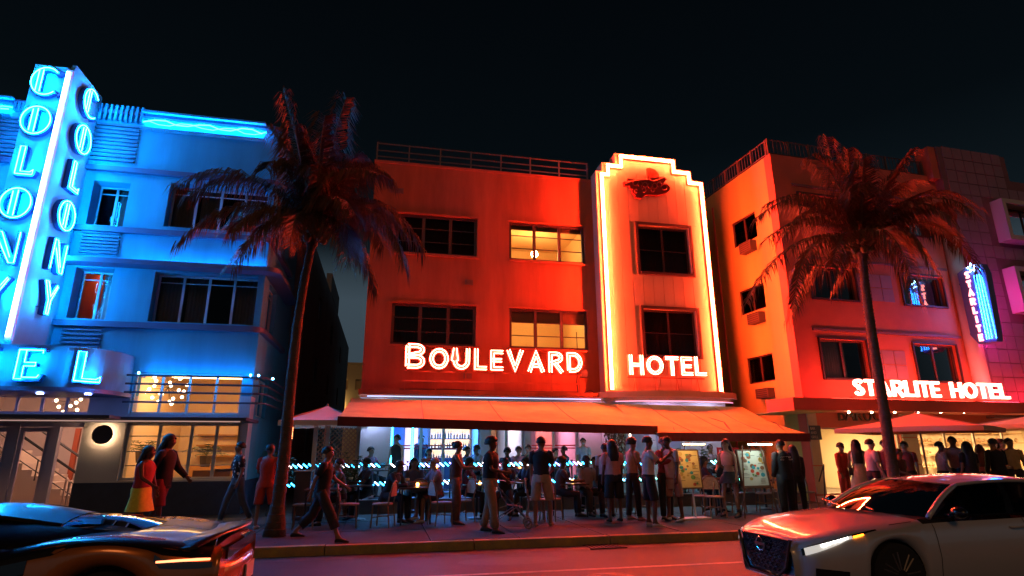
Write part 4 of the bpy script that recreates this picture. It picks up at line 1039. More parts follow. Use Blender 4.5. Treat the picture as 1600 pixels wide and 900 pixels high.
window(ST, mSt, shop[0], 1, (), .12, mat('cream_frame', (.7, .62, .48), .5), M_pane_lit, .05, name='shop_window')
window(ST, mSt, shop[1], 9, (), .12, MATS['cream_frame'], M_pane_lit, .06, name='shop_window')
px_ = (shop[0][1]+.02, shop[1][0]-.02)
for k in range(3): MB().box(-.0+.02, shop[0][0]-.02, -.04, -.003, .35+k*.85, .35+k*.85+.82).build('stone_panel', mat('cream_stone', (.6, .5, .36), .6, noise=.15), ST)
for k in range(3): MB().box(px_[0], px_[1], -.04, -.003, .35+k*.85, .35+k*.85+.82).build('stone_panel', MATS['cream_stone'], ST)
c = FS.aty(1310, 657, -.06); text('BARUCO', .60, 'shop_lettering', mat('dark_bronze_letter', (.12, .05, .03), .4), ST, (c[0], -.05, c[1]), (PI/2, 0, 0), .03, sx=.9)
p0_, p1_ = FS.aty(1267, 687, -.06), FS.aty(1281, 665, -.06)
PQ = thing('wall_plaque', 'small dark plaque with pale writing on the cream pillar of the right hotel', 'sign', (o_.x, 16.5, 0), SR)
MB().box(p0_[0], p1_[0], -.075, -.045, p0_[1], p1_[1]).build('board', mat('plaque_board', (.05, .06, .06), .5), PQ)
for i, t_ in enumerate(('BAR', 'AND', 'GRILL')): text(t_, .12, 'lettering', mat('pale_lettering', (.6, .5, .4), .6), PQ, (p0_[0]+.02, -.08, p1_[1]-.13*(i+1)), (PI/2, 0, 0), .003, sx=.8)
# string of bulbs under the slab
SBl = thing('string_lights', 'row of warm bulbs hanging under the canopy slab of the right hotel', 'string lights', (o_.x, 16.5, 0), SR)
pts = []
for px in range(1326, 1600, 36):
    c = FS.aty(px, 644, -.9); pts.append(Vector((c[0], -.9, c[1])))
MB().tube([p+Vector((0, 0, .05)) for p in pts], .006, 4).build('cord', M_dark, SBl)
for p in pts: lamp_ball(SBl, p, .035, emis('string_bulb', (1, .7, .35), 45), 'bulb')
for px in (1600, 1640, 1700): 
    c = FS.aty(px, 644, -.9); lamp_ball(SBl, (c[0], -.9, c[1]), .035, MATS['string_bulb'], 'bulb')
# entrance steps
for i in range(2):
    b = MB(); b.box(-.05, 17, -1.4+i*.5, -.9+i*.5 if i == 0 else -.005, .12, .2+i*.09+.01); b.build('step', mat('pale_step', (.5, .42, .32), .6), ST)

# ================================================================== buildings seen far down the alley
fb = thing('far_building', 'pale yellow block at the far end of the dark alley', 'building')
c = at_y(569, 570, 75)
b = MB(); b.wall(lambda u, v, d: Vector((u, 75+d, v)), (c.x-3.5, c.x+3), (0, c.z), [(c.x-2.6, c.x-1.8, 6, 7.5), (c.x-.9, c.x-.1, 6, 7.5), (c.x-2.6, c.x-1.8, 9, 10.3), (c.x-.9, c.x-.1, 9, 10.3), (c.x-2.6, c.x-1.8, 2.5, 4)], .3)
b.box(c.x-3.5, c.x+3, 75.3, 84, 0, c.z-.2); b.build('wall', mat('yellow_wall', (.6, .45, .22), .8), fb)
MB().box(c.x-3.6, c.x+3.1, 74.9, 75.2, c.z+.002, c.z+.25).build('cornice', MATS['yellow_wall'], fb)
MB().box(c.x-3.3, c.x-3.1, 74.5, 74.6, 7, 7.2).build('wall_light', emis('far_lamp', (1, .7, .35), 400), fb)
# ================================================================== PALMS
M_bark = mat('palm_bark', (.13, .10, .075), .9, noise=.5, nscale=6, bump=.8, bscale=18)
M_frond = mat('palm_leaflet', (.20, .085, .035), .5, noise=.5, nscale=2, col2=(.08, .035, .015))
M_rach = mat('palm_leaf_stalk', (.16, .12, .04), .55)
M_dead = mat('dry_palm_fibre', (.16, .09, .04), .8)
def frond(parent, c, tip, ctl, dy, seed, ln=.92, dens=96, width=.024):
    """one feathered leaf from the crown c to tip, arching through ctl; leaflets hang under their own weight"""
    rnd = random.Random(seed); P0 = Vector((0, 0, 0)); P1 = ctl-c; P2 = tip-c
    P1 = P1+Vector((0, dy*.55, 0)); P2 = P2+Vector((0, dy, 0))
    pt = lambda t: P0*(1-t)**2+P1*2*t*(1-t)+P2*t*t
    tg = lambda t: ((P1-P0)*2*(1-t)+(P2-P1)*2*t).normalized()
    st = MB(); st.tube([pt(i/9) for i in range(10)], [.030-.0027*i for i in range(10)], 4)
    lf = MB(); L = sum((pt((i+1)/10)-pt(i/10)).length for i in range(10))
    for i in range(dens):
        t = .12+.88*i/dens; p = pt(t); d = tg(t); sd = d.cross(Vector((0, 0, 1)))
        sd = sd.normalized() if sd.length > .15 else Vector((1, 0, 0)); up = sd.cross(d)
        env = math.sin(min(1, t*1.15+.12)*PI*.88)**.55
        for sg in (-1, 1):
            if rnd.random() < .06: continue
            l = ln*env*rnd.uniform(.78, 1.1); w_ = width*rnd.uniform(.8, 1.2)
            v0 = (sd*sg*.85+d*.62+up*.10+Vector((rnd.uniform(-.3, .3), rnd.uniform(-.3, .3), -.15))).normalized()
            a = p; b_ = a+v0*l*.42+Vector((0, 0, -.05*l)); v1 = (v0+Vector((0, 0, -rnd.uniform(1.2, 2.6)))).normalized()
            e_ = b_+v1*l*.58; n = v0.cross(Vector((0, 0, 1))); n = n.normalized() if n.length > .1 else d
            n = (n*.7+d*.5).normalized()*w_
            lf.add([a-n*.4, a+n*.4, b_+n*.55, b_-n*.55, e_], [(0, 1, 2, 3), (3, 2, 4)])
    st.mi = 0; o = st.build('frond', M_rach, parent, (0, 0, 0)); lo = lf.build('leaflets', M_frond, o); return o
def palm(label, base, top, axis_pts, Y, cpx, fr, r0, r1, seed):
    rnd = random.Random(seed)
    PT = thing('palm_tree', label, 'tree', base)
    crown = at_y(cpx[0], cpx[1], Y)
    pts = [Vector((0, 0, 0))]+[at_y(x, y, Y)-Vector(base) for x, y in axis_pts]+[crown-Vector(base)+Vector((0, 0, -.12))]
    for p in pts[1:]: p.y *= .5
    # resample
    dense = []; n = 26; tot = len(pts)-1
    for i in range(n+1):
        s = i/n*tot; k = min(int(s), tot-1); dense.append(pts[k].lerp(pts[k+1], s-k))
    rr = []
    for i in range(n+1):
        t = i/n; r = r0+(r1-r0)*t**.8+(.09*max(0, 1-t*14))+.006*(i % 2)+(.03 if t > .94 else 0); rr.append(r)
    MB().tube(dense, rr, 12).build('trunk', M_bark, PT, smooth=True)
    rg = MB()
    for i in range(60):
        t = i/60; s = t*n; k = min(int(s), n-1); c = dense[k].lerp(dense[k+1], s-k); r = r0+(r1-r0)*t**.8+.012+(.09*max(0, 1-t*14))
        rg.tube([c+Vector((r*math.cos(a*PI/5), r*math.sin(a*PI/5), .01*math.sin(a*2))) for a in range(10)], .007, 3, closed=True)
    rg.build('trunk_rings', M_bark, PT)
    cl = crown-Vector(base); cl.y = pts[-1].y
    CR = bpy.data.objects.new('crown', None); C.objects.link(CR); CR.parent = PT; CR.location = cl
    q = MB()
    for i in range(26):
        a = i*2.4; z = -.28+.022*i; d = Vector((math.cos(a), math.sin(a), .55)); p = Vector((math.cos(a)*.10, math.sin(a)*.10, z))
        q.tube([p, p+d*.22, p+d*.30+Vector((0, 0, .1))], [.05, .03, .01], 4)
    q.build('boots', M_dead, CR)
    for i in range(5):
        a = i*1.25+.4; MB().ball((math.cos(a)*.2, math.sin(a)*.2, -.22-.05*(i % 2)), .085, 8, sz=1.2).build('coconut', mat('coconut_husk', (.12, .10, .04), .7), CR, smooth=True)
    cw = Vector(base)+cl
    for k, (tx, ty, kx, ky, dy) in enumerate(fr):
        t_ = at_y(tx, ty, cw.y); c_ = at_y(kx, ky, cw.y)
        frond(CR, cw, t_, c_, dy, seed*100+k)
        if k % 2 == 0:
            frond(CR, cw, at_y(tx*.8+cpx[0]*.2+rnd.uniform(-25, 25), ty*.8+cpx[1]*.2+rnd.uniform(-10, 35), cw.y), at_y(kx*.85+cpx[0]*.15+rnd.uniform(-15, 15), ky+12, cw.y), -dy*1.3+rnd.uniform(-.5, .5), seed*100+50+k)
    return PT
PY = 11.9
b0 = at_z(428, 838, .15)
fr1 = [(272, 282, 385, 225, .2), (292, 392, 385, 285, -.5), (345, 395, 430, 300, .9), (398, 398, 440, 320, -.7), (432, 196, 455, 262, .5), (450, 168, 474, 250, -.6), (503, 190, 500, 250, .8), (545, 188, 518, 240, -.9),
       (572, 238, 540, 205, .5), (612, 290, 560, 225, -.3), (662, 388, 600, 262, .2), (632, 430, 592, 282, -.6), (585, 445, 548, 315, .4), (545, 430, 530, 330, -1.0), (430, 300, 445, 240, -1.1), (470, 420, 470, 320, -1.4),
       (520, 300, 520, 230, 1.6), (400, 330, 440, 260, 1.7), (600, 350, 560, 270, 1.5), (560, 380, 530, 300, -1.6), (450, 240, 470, 260, 1.4), (330, 330, 400, 270, 1.2)]
palm('tall coconut palm on the pavement in front of the gap between blue and red hotels', (b0.x, b0.y, .15), None, [(443, 700), (452, 600), (463, 500), (474, 430)], PY, (490, 352), fr1, .12, .072, 3)
b1 = at_y(1401, 800, PY); b1z = Vector((b1.x, PY, .15))
fr2 = [(1188, 338, 1262, 262, .2), (1182, 382, 1262, 312, -.4), (1176, 470, 1240, 330, .3), (1262, 432, 1300, 340, -.8), (1226, 300, 1290, 265, .8), (1256, 252, 1300, 262, -.3), (1303, 205, 1318, 290, .3), (1352, 222, 1340, 285, .7),
       (1402, 248, 1375, 280, -.4), (1455, 272, 1400, 268, .5), (1512, 330, 1430, 262, -.2), (1532, 372, 1450, 290, .6), (1500, 430, 1452, 305, -.5), (1448, 462, 1410, 325, .3), (1405, 440, 1385, 335, -1.0), (1300, 400, 1322, 320, 1.5),
       (1440, 330, 1400, 290, 1.6), (1290, 330, 1320, 290, 1.4), (1345, 450, 1340, 340, -1.5), (1280, 290, 1310, 290, -1.5), (1400, 380, 1370, 300, -1.6), (1380, 300, 1360, 290, 1.6)]
palm('tall coconut palm on the pavement in front of the right hotel behind the white sedan', tuple(b1z), None, [(1396, 740), (1378, 620), (1362, 520), (1352, 450)], PY, (1345, 378), fr2, .135, .09, 5)
# ================================================================== CARS
def itp(keys, x):
    ks = keys
    if x <= ks[0][0]: return ks[0][1]
    if x >= ks[-1][0]: return ks[-1][1]
    for i in range(len(ks)-1):
        if ks[i][0] <= x <= ks[i+1][0]:
            x0, y0 = ks[i]; x1, y1 = ks[i+1]; h = x1-x0; t = (x-x0)/h
            m0 = ((y1-ks[i-1][1])/(x1-ks[i-1][0])) if i > 0 else (y1-y0)/h
            m1 = ((ks[i+2][1]-y0)/(ks[i+2][0]-x0)) if i+2 < len(ks) else (y1-y0)/h
            return (2*t**3-3*t*t+1)*y0+(t**3-2*t*t+t)*h*m0+(-2*t**3+3*t*t)*y1+(t**3-t*t)*h*m1
def wheel(parent, x, y, r, wd, spokes, rimc, sg):
    Wl = bpy.data.objects.new('wheel', None); C.objects.link(Wl); Wl.parent = parent; Wl.location = (x, y, r); Wl.rotation_euler = (PI/2, 0, 0)
    ri = r*.74
    MB().lathe([(ri, -wd/2), (r*.93, -wd/2), (r, -wd*.36), (r, wd*.36), (r*.93, wd/2), (ri, wd/2)], (0, 0, 0), 32).build('tyre', mat('tyre_rubber', (.02, .02, .02), .85, bump=.2), Wl, smooth=False)
    b = MB(); b.tube([(ri*math.cos(a*PI/16), ri*math.sin(a*PI/16), sg*wd*.42) for a in range(32)], .016, 5, closed=True)
    b.lathe([(.06, sg*wd*.3), (.07, sg*wd*.46)], (0, 0, 0), 12)
    for i in range(spokes):
        a = 2*PI*i/spokes
        for da in (-.13, .13):
            p0 = Vector((math.cos(a+da*1.6)*.06, math.sin(a+da*1.6)*.06, sg*wd*.42)); p1 = Vector((math.cos(a+da)*ri, math.sin(a+da)*ri, sg*wd*.44))
            b.tube([p0, p1], [.026, .022], 4)
    b.build('rim', rimc, Wl); MB().lathe([(ri*.98, -wd*.05), (ri*.98, wd*.05)], (0, 0, 0), 24).build('brake_disc', mat('dark_well', (.012, .012, .012), .8), Wl)
class CarBody:
    def __init__(s, L, w, zc, zs, zb, arches):
        s.L, s.w, s.zc, s.zs, s.zb, s.ar = L, w, zc, zs, zb, arches
    def sec(s, x):
        w, zc, zs, zb = itp(s.w, x), itp(s.zc, x), itp(s.zs, x), itp(s.zb, x)
        for xa, ra in s.ar:
            d = abs(x-xa)
            if d < ra: zb = max(zb, ra*.84+math.sqrt(ra*ra-d*d)*.98-.0) if False else max(zb, (s.rw if hasattr(s, 'rw') else .33)+math.sqrt(ra*ra-d*d))
        zb = min(zb, zs-.06); m = (zb+zs)/2
        return [(w*.91, zb), (w*.965, zb+(m-zb)*.3), (w*1.0, m), (w*.985, zs-(zs-m)*.45), (w*.965, zs-(zs-m)*.12), (w*.935, zs+.012), (w*.86, zs+.03+(zc-zs)*.25), (w*.62, zs+(zc-zs)*.72), (w*.3, zs+(zc-zs)*.95), (0, zc)]
    def pt(s, x, q, sg=-1):
        p = s.sec(x); q = max(0, min(len(p)-1.001, q)); k = int(q); t = q-k
        return Vector((x, sg*(p[k][0]*(1-t)+p[k+1][0]*t), p[k][1]*(1-t)+p[k+1][1]*t))
    def build(s, par, m, cut0, cut1, cutq=5, step=.05):
        b = MB(); n = int(s.L/step); xs = [s.L*i/n for i in range(n+1)]
        for xa, ra in s.ar: xs += [xa-ra+.001, xa+ra-.001]
        xs = sorted(xs); np_ = len(s.sec(0))
        for sg in (-1, 1):
            for i in range(len(xs)-1):
                A, B = s.sec(xs[i]), s.sec(xs[i+1]); mid = (xs[i]+xs[i+1])/2
                for k in range(np_-1):
                    if cut0 < mid < cut1 and k >= cutq: continue
                    q = [(xs[i], sg*A[k][0], A[k][1]), (xs[i+1], sg*B[k][0], B[k][1]), (xs[i+1], sg*B[k+1][0], B[k+1][1]), (xs[i], sg*A[k+1][0], A[k+1][1])]
                    b.add(q, [(0, 1, 2, 3) if sg < 0 else (3, 2, 1, 0)])
        for x, o in ((0, -1), (s.L, 1)):
            A = s.sec(x); vs = [(x, -p[0], p[1]) for p in A]+[(x, p[0], p[1]) for p in A[::-1]]
            b.add(vs, [tuple(range(len(vs)))[::o]])
        # weld for smooth shading
        d = {}; nv = []; mp = []
        for v in b.v:
            k = (round(v[0], 4), round(v[1], 4), round(v[2], 4))
            if k not in d: d[k] = len(nv); nv.append(v)
            mp.append(d[k])
        fs = []
        for f in b.f:
            g = []
            for i in f:
                if mp[i] not in g: g.append(mp[i])
            if len(g) > 2: fs.append(tuple(g))
        b.v, b.f, b.m = nv, fs, [0]*len(fs)
        o = b.build('body', m, par, smooth=True); return o
    def patch(s, x0, x1, qb, qt, n=10, k=3, off=.008, sg=-1):
        """skin following the body between two q curves"""
        rows = []
        for i in range(n+1):
            t = i/n; x = x0+(x1-x0)*t; a, c = qb(t), qt(t); row = []
            for j in range(k+1):
                q = a+(c-a)*j/k; p = s.pt(x, q, sg); e_ = s.pt(x, q+.05, sg)-s.pt(x, q-.05, sg); f_ = s.pt(x+.02, q, sg)-s.pt(x-.02, q, sg)
                nn = e_.cross(f_); nn = nn.normalized() if nn.length > 1e-9 else Vector((0, sg, 0))
                if nn.y*sg < 0: nn = -nn
                row.append(p+nn*off)
            rows.append(row)
        return rows
def skin(b, rows, th=.006):
    b.grid(rows); return b
M_tint = glass('car_tinted_glass', (.10, .10, .11), .32)
M_cin = mat('car_interior', (.02, .018, .018), .8)
def greenhouse(par, B, gl, rm, P, trim):
    """P: windshield base x at centre/side, top x at centre/side, base half width, roof half width, roof z keys, roof end, rear base, belt y/z"""
    zr = lambda x, y: itp(P['zr'], x)-P['crown']*(y/P['rw'](x))**2
    n = 12; rows = []
    for j in range(7):
        t = j/6; r = []
        for i in range(n+1):
            s = 2*i/n-1
            pb = Vector((P['b0']+P['b1']*s*s, P['bw']*s, P['bz']-.03*s*s)); y = P['rw'](P['t0'])*s; xt = P['t0']+P['t1']*s*s; ptp = Vector((xt, y, zr(xt, y)))
            p = pb.lerp(ptp, t); p.z += .035*math.sin(PI*t); r.append(p)
        rows.append(r)
    MB().grid(rows).build('windshield', gl, par, smooth=True)
    base_edge, top_edge = [r[0] for r in rows], [r[-1] for r in rows]
    for r in (base_edge, top_edge): MB().tube([p+Vector((0, .0, .0)) for p in r], P.get('pr', .032), 6).build('pillar', rm, par, smooth=True)
    x1 = P['te']; rows = []
    for j in range(15):
        t = j/14; r = []
        for i in range(n+1):
            s = 2*i/n-1; xa = P['t0']+P['t1']*s*s; x = xa+(x1-xa)*t; y = P['rw'](x)*s; r.append(Vector((x, y, zr(x, y)+.006)))
        rows.append(r)
    MB().grid(rows).build('roof', P.get('roofm', rm), par, smooth=True)
    rows = []
    for j in range(7):
        t = j/6; r = []
        for i in range(n+1):
            s = 2*i/n-1; y = P['rw'](x1)*s; a = Vector((x1, y, zr(x1, y))); c = Vector((P['r0']-P['r1']*s*s, P['rbw']*s, P['rz']))
            p = a.lerp(c, t); p.z += .03*math.sin(PI*t); r.append(p)
        rows.append(r)
    MB().grid(rows).build('rear_window', gl, par, smooth=True)
    for sg in (-1, 1):
        def sp(t, v):
            bx_ = P['b0']+P['b1']+(P['r0']-P['r1']-P['b0']-P['b1'])*t; tx_ = P['t0']+P['t1']+(x1-P['t0']-P['t1'])*t
            lo = Vector((bx_, sg*(P['bw']+(P['rbw']-P['bw'])*max(0, (t-.6)/.4)+P['belly']*math.sin(PI*t)), itp(P['belt'], bx_))); y = P['rw'](tx_); hi = Vector((tx_, sg*y, zr(tx_, y)))
            p = lo.lerp(hi, v); p.y += sg*.03*math.sin(PI*v); return p
        for a, c in P['win']:
            MB().grid([[sp(a+(c-a)*i/8, v/5*.94+.02) for i in range(9)] for v in range(6)]).build('side_window', gl, par, smooth=True)
        for a, c in P['pil']:
            MB().grid([[sp(a+(c-a)*i/2, v/5) for i in range(3)] for v in range(6)]).build('pillar', trim if (a, c) != P['pil'][-1] else rm, par, smooth=True)
        MB().tube([sp(t/10, 0) for t in range(11)], .016, 5).build('window_trim', trim, par)
        MB().tube([sp(t/10, 1) for t in range(11)], .022, 5).build('roof_rail', rm, par)

# ---------------- pale sedan, driving left
SD = thing('sedan_car', 'pearl white four door sedan with headlights on driving past at the right', 'car', (4.59, 6.84, 0))
M_pearl = mat('pearl_paint', (.62, .60, .60), .28, metal=.15, coat=1.0, spec=.6)
M_trim = mat('gloss_black_trim', (.012, .012, .014), .18, coat=.6)
sb_ = CarBody(4.78, [(0, .50), (.05, .62), (.16, .74), (.38, .85), (.8, .905), (2, .92), (3.6, .92), (4.3, .87), (4.65, .76), (4.78, .6)],
    [(0, .62), (.06, .69), (.18, .735), (.5, .80), (1.0, .865), (1.45, .91), (2.0, .93), (3.9, .95), (4.3, .965), (4.7, .95), (4.78, .88)],
    [(0, .54), (.06, .60), (.2, .655), (.5, .725), (1.0, .785), (1.6, .83), (2.5, .85), (3.5, .87), (4.3, .88), (4.78, .80)],
    [(0, .20), (.2, .17), (1, .16), (4.3, .18), (4.6, .28), (4.78, .36)], [(1.03, .36), (3.98, .36)])
sb_.rw = .32
sb_.build(SD, M_pearl, 1.46, 4.25)
greenhouse(SD, sb_, M_tint, M_pearl, dict(b0=1.27, b1=.34, t0=2.05, t1=.24, bw=.80, bz=.925, rw=lambda x: .60, zr=[(2.1, 1.27), (2.4, 1.305), (3.0, 1.335), (3.5, 1.32), (3.9, 1.27)], crown=.065, te=3.85,
    r0=4.42, r1=.12, rbw=.72, rz=.955, belt=[(1.55, .90), (3, .915), (4.3, .945)], belly=.04, win=[(.03, .40), (.44, .80)], pil=[(.395, .445), (.80, 1.0)], roofm=M_pearl), M_trim)
# inside: floor, dash, seats, driver at the wheel
b = MB(); b.box(1.5, 4.3, -.8, .8, .25, .35); b.box(1.45, 1.95, -.78, .78, .6, .88); b.box(1.3, 1.62, -.8, .8, .3, .80); b.box(4.25, 4.3, -.7, .7, .3, .92); b.build('cabin_floor', M_cin, SD)
for x in (2.75, 3.65):
    for y in (-.36, .36):
        b = MB(); b.box(x-.3, x+.2, y-.24, y+.24, .35, .55); b.box(x+.12, x+.28, y-.22, y+.22, .55, 1.02); b.box(x+.16, x+.26, y-.12, y+.12, 1.03, 1.16); b.build('seat', mat('dark_seat', (.06, .05, .05), .8), SD)
MB().tube([(2.2+.06*math.cos(a), -.36+.18*math.sin(a), .86+.17*math.cos(a)) for a in [i*PI/8 for i in range(16)]], .014, 5, closed=True).build('steering_wheel', M_cin, SD)
MB().box(2.05, 2.06, .02, .10, .94, 1.06).build('phone_mount', emis('phone_screen', (.7, .85, 1.0), 2.2), SD)
MB().box(2.18, 2.22, -.10, .12, 1.16, 1.22).build('rear_view_mirror', M_trim, SD)
# nose: grille with V trim, mesh, emblem, intakes
gr = MB(); gpts = [(-.46, .655), (.46, .655), (.36, .36), (.24, .27), (-.24, .27), (-.36, .36)]
mN = lambda u, v, d: Vector((-.005+d+.12*max(0, (abs(u)-.3))*1.6, u, v))
gr.poly(gpts, mN, -.03, .06); gr.build('grille', M_trim, SD)
vt = MB(); vt.tube([mN(u, v, -.045) for u, v in ((-.50, .66), (-.40, .36), (-.26, .245), (.26, .245), (.40, .36), (.50, .66))], .020, 6); vt.build('grille_trim', mat('dark_chrome', (.25, .24, .24), .2, metal=1), SD)
mh = MB()
for i in range(7):
    for j in range(9):
        u = -.36+.09*j+(.045 if i % 2 else 0); v = .31+.05*i
        if abs(u) < .38-(.62-v)*.25: mh.tube([mN(u-.03, v, -.034), mN(u, v+.018, -.034), mN(u+.03, v, -.034), mN(u, v-.018, -.034)], .004, 3, closed=True)
q = mh.build('grille_mesh', mat('dark_chrome', (.25, .24, .24), .2, metal=1), SD); q['kind'] = 'stuff'
eb = MB(); eb.tube([mN(.075*math.cos(a*PI/10), .565+.075*math.sin(a*PI/10), -.055) for a in range(20)], .012, 5, closed=True); eb.mbox(mN, -.095, .095, .55, .58, -.065, -.04)
eb.build('emblem', mat('chrome', (.6, .6, .62), .12, metal=1), SD)
for sg in (-1, 1):
    # headlight: dark housing swept up the wing, lit projector and amber marker
    MB().grid(sb_.patch(.05, .84, lambda t: 3.2+1.75*t**.8, lambda t: 4.4+.85*t**.6, 14, 3, .006, sg)).build('headlight', M_trim, SD, smooth=True)
    MB().grid(sb_.patch(.07, .52, lambda t: 3.15+1.1*t, lambda t: 4.3+.5*t, 12, 3, .016, sg)).build('headlight_lens', emis('headlight_glow', (1.0, .93, .82), .55), SD, smooth=True)
    MB().grid(sb_.patch(.20, .47, lambda t: 3.95+.5*t, lambda t: 4.22+.38*t, 12, 1, .022, sg)).build('headlight_reflector', emis('headlight_core', (1, .96, .88), 22), SD, smooth=True)
    MB().grid(sb_.patch(.53, .66, lambda t: 4.25+.2*t, lambda t: 4.65+.15*t, 4, 2, .016, sg)).build('indicator', emis('amber_indicator', (1, .22, .01), 7), SD, smooth=True)
    MB().grid(sb_.patch(.12, .42, lambda t: 1.0+.3*t, lambda t: 2.0-.3*t, 6, 2, .006, sg)).build('air_intake', M_trim, SD)
    # mirror, door cuts, handles
    b = MB(); b.ball((1.83, sg*1.0, .96), .085, 10, sx=.8, sy=1.2, sz=.75); b.box(1.78, 1.87, sg*.86, sg*.96, .90, .94); b.build('wing_mirror', M_trim, SD, smooth=True)
    for x in (1.57, 2.85, 3.70):
        p = sb_.patch(x, x+.008, lambda t: .6, lambda t: 4.9, 1, 16, .003, sg); MB().grid(p).build('door_gap', M_cin, SD)
    for x in (2.62, 3.55):
        p = sb_.pt(x, 3.7, sg); MB().tube([p+Vector((0, sg*.005, 0)), p+Vector((.04, sg*.04, 0)), p+Vector((.18, sg*.04, .004)), p+Vector((.22, sg*.005, .004))], .012, 6).build('door_handle', M_pearl, SD)
    for x in (1.03, 3.98):
        wheel(SD, x, sg*.80, .325, .22, 7, mat('alloy_rim', (.30, .28, .27), .35, metal=.7), -sg)
        b = MB(); rows = []
        for i in range(13):
            a = PI*i/12; rows.append([Vector((x+.36*math.cos(a), sg*y, .32+.36*math.sin(a))) for y in (.55, .86)])
        b.grid(rows); b.add([r[0] for r in rows], [tuple(range(13))]); b.build('wheel_arch', MATS['dark_well'], SD)
for k, y0 in enumerate((-.35, .25)): MB().tube([(1.30+.05*k, y0, .945), (1.47+.05*k, y0+.55 if k else y0+.5, .985)], .010, 4).build('wiper', M_trim, SD)
MB().grid(sb_.patch(1.05, 1.35, lambda t: 5.6, lambda t: 5.75, 4, 1, .004)).build('bonnet_gap', M_cin, SD)

# ---------------- low sports car, cropped at the left
SP = thing('sports_car', 'low black and copper sports car with rear wing cropped at the lower left', 'car', (-5.87, 6.9, 0))
M_cop = mat('copper_orange_paint', (.62, .19, .035), .26, metal=.35, coat=1.0)
M_blk = mat('gloss_black_paint', (.010, .010, .012), .32, coat=.35)
pb_ = CarBody(4.5, [(0, .66), (.15, .80), (.5, .92), (1, .96), (2, .93), (2.8, .95), (3.5, .99), (4.0, .96), (4.3, .90), (4.5, .80)],
    [(0, .42), (.2, .50), (.6, .62), (1.1, .74), (1.6, .80), (2.6, .86), (3.1, .93), (3.5, .955), (3.9, .925), (4.2, .88), (4.4, .85), (4.5, .79)],
    [(0, .38), (.2, .46), (.6, .64), (.95, .72), (1.5, .68), (2.2, .70), (2.8, .80), (3.3, .895), (3.7, .90), (4.1, .83), (4.5, .74)],
    [(0, .14), (.5, .12), (4.0, .14), (4.3, .24), (4.5, .40)], [(.95, .37), (3.62, .385)])
pb_.rw = .34
bo = pb_.build(SP, M_cop, 1.5, 3.0)
MB().grid(pb_.patch(1.55, 4.42, lambda t: 4.05-.15*math.sin(PI*t), lambda t: 9-.02, 24, 8, .006, -1)).build('upper_body', M_blk, SP, smooth=True)
MB().grid([r[::-1] for r in pb_.patch(1.55, 4.42, lambda t: 4.05-.15*math.sin(PI*t), lambda t: 9-.02, 24, 8, .006, 1)]).build('upper_body', M_blk, SP, smooth=True)
greenhouse(SP, pb_, M_tint, M_blk, dict(b0=1.15, b1=.42, t0=1.95, t1=.18, bw=.74, bz=.78, rw=lambda x: .55-.10*max(0, x-2.2), zr=[(1.9, 1.13), (2.2, 1.175), (2.5, 1.165), (3.0, 1.08), (3.5, .985)], crown=.06, te=3.05,
    r0=3.72, r1=.05, rbw=.42, rz=.955, belt=[(1.5, .80), (2.2, .84), (3.0, .90), (3.7, .93)], belly=.07, win=[(.04, .52)], pil=[(.52, 1.0), (.52, 1.0)], pr=.03, roofm=M_blk), M_trim)
# engine deck slats, rear wing on posts, tail lamps, diffuser, plate
MB().tube([pb_.pt(1.7+2.7*i/16, 4.6, -1)+Vector((0, -.004, .004)) for i in range(17)], .007, 4).build('shoulder_crease', M_blk, SP)
wg = MB(); rows = []
for i in range(13):
    s = 2*i/12-1; y = .86*s; zz_ = .905-.085*s*s*s*s; xx = -.24*s*s
    rows.append([Vector((4.22+xx, y, zz_-.01)), Vector((4.32+xx, y, zz_+.012)), Vector((4.46+xx, y, zz_+.022)), Vector((4.56+xx, y, zz_+.030)), Vector((4.56+xx, y, zz_+.012)), Vector((4.40+xx, y, zz_-.014))])
wg.grid(rows, closed=True); wg.add(rows[0], [(0, 1, 2, 3, 4, 5)]); wg.add(rows[-1], [(5, 4, 3, 2, 1, 0)]); wg.build('rear_wing', M_blk, SP, smooth=True)
for y in (-.62, .62):
    b = MB(); b.add([(4.28, y-.015, .82), (4.40, y-.015, .80), (4.42, y-.015, .895), (4.30, y-.015, .885), (4.28, y+.015, .82), (4.40, y+.015, .80), (4.42, y+.015, .895), (4.30, y+.015, .885)], [(0, 1, 2, 3), (7, 6, 5, 4), (0, 4, 5, 1), (2, 6, 7, 3), (1, 5, 6, 2), (0, 3, 7, 4)]); b.build('wing_post', M_blk, SP)
for sg in (-1, 1):
    MB().grid(pb_.patch(4.0, 4.44, lambda t: 3.1, lambda t: 3.75, 8, 3, .008, sg)).build('tail_light', mat('smoked_lens', (.05, .045, .04), .08, coat=1), SP, smooth=True)
    MB().grid(pb_.patch(4.02, 4.42, lambda t: 3.42+.50*t, lambda t: 3.56+.62*t, 8, 1, .014, sg)).build('light_blade', emis('orange_light_blade', (1.0, .25, .10), 4), SP, smooth=True)
    MB().grid(pb_.patch(4.0, 4.35, lambda t: 1.5, lambda t: 2.1, 6, 2, .006, sg)).build('side_vent', M_trim, SP)
    MB().grid(pb_.patch(2.75, 3.05, lambda t: 2.2+.5*t, lambda t: 3.9, 6, 3, .004, sg)).build('side_intake', M_trim, SP)
    for x in (.95, 3.62):
        wheel(SP, x, sg*.82, .34, .27, 7, mat('black_rim', (.04, .04, .04), .3, metal=.6), -sg)
        b = MB(); rows = []
        for i in range(13):
            a = PI*i/12; rows.append([Vector((x+.375*math.cos(a), sg*y, .34+.375*math.sin(a))) for y in (.5, .90)])
        b.grid(rows); b.build('wheel_arch', MATS['dark_well'], SP)
    MB().tube([(4.5, sg*.25, .42), (4.6, sg*.25, .42)], .05, 10).build('exhaust', mat('chrome', (.6, .6, .62), .12, metal=1), SP)
rows = []
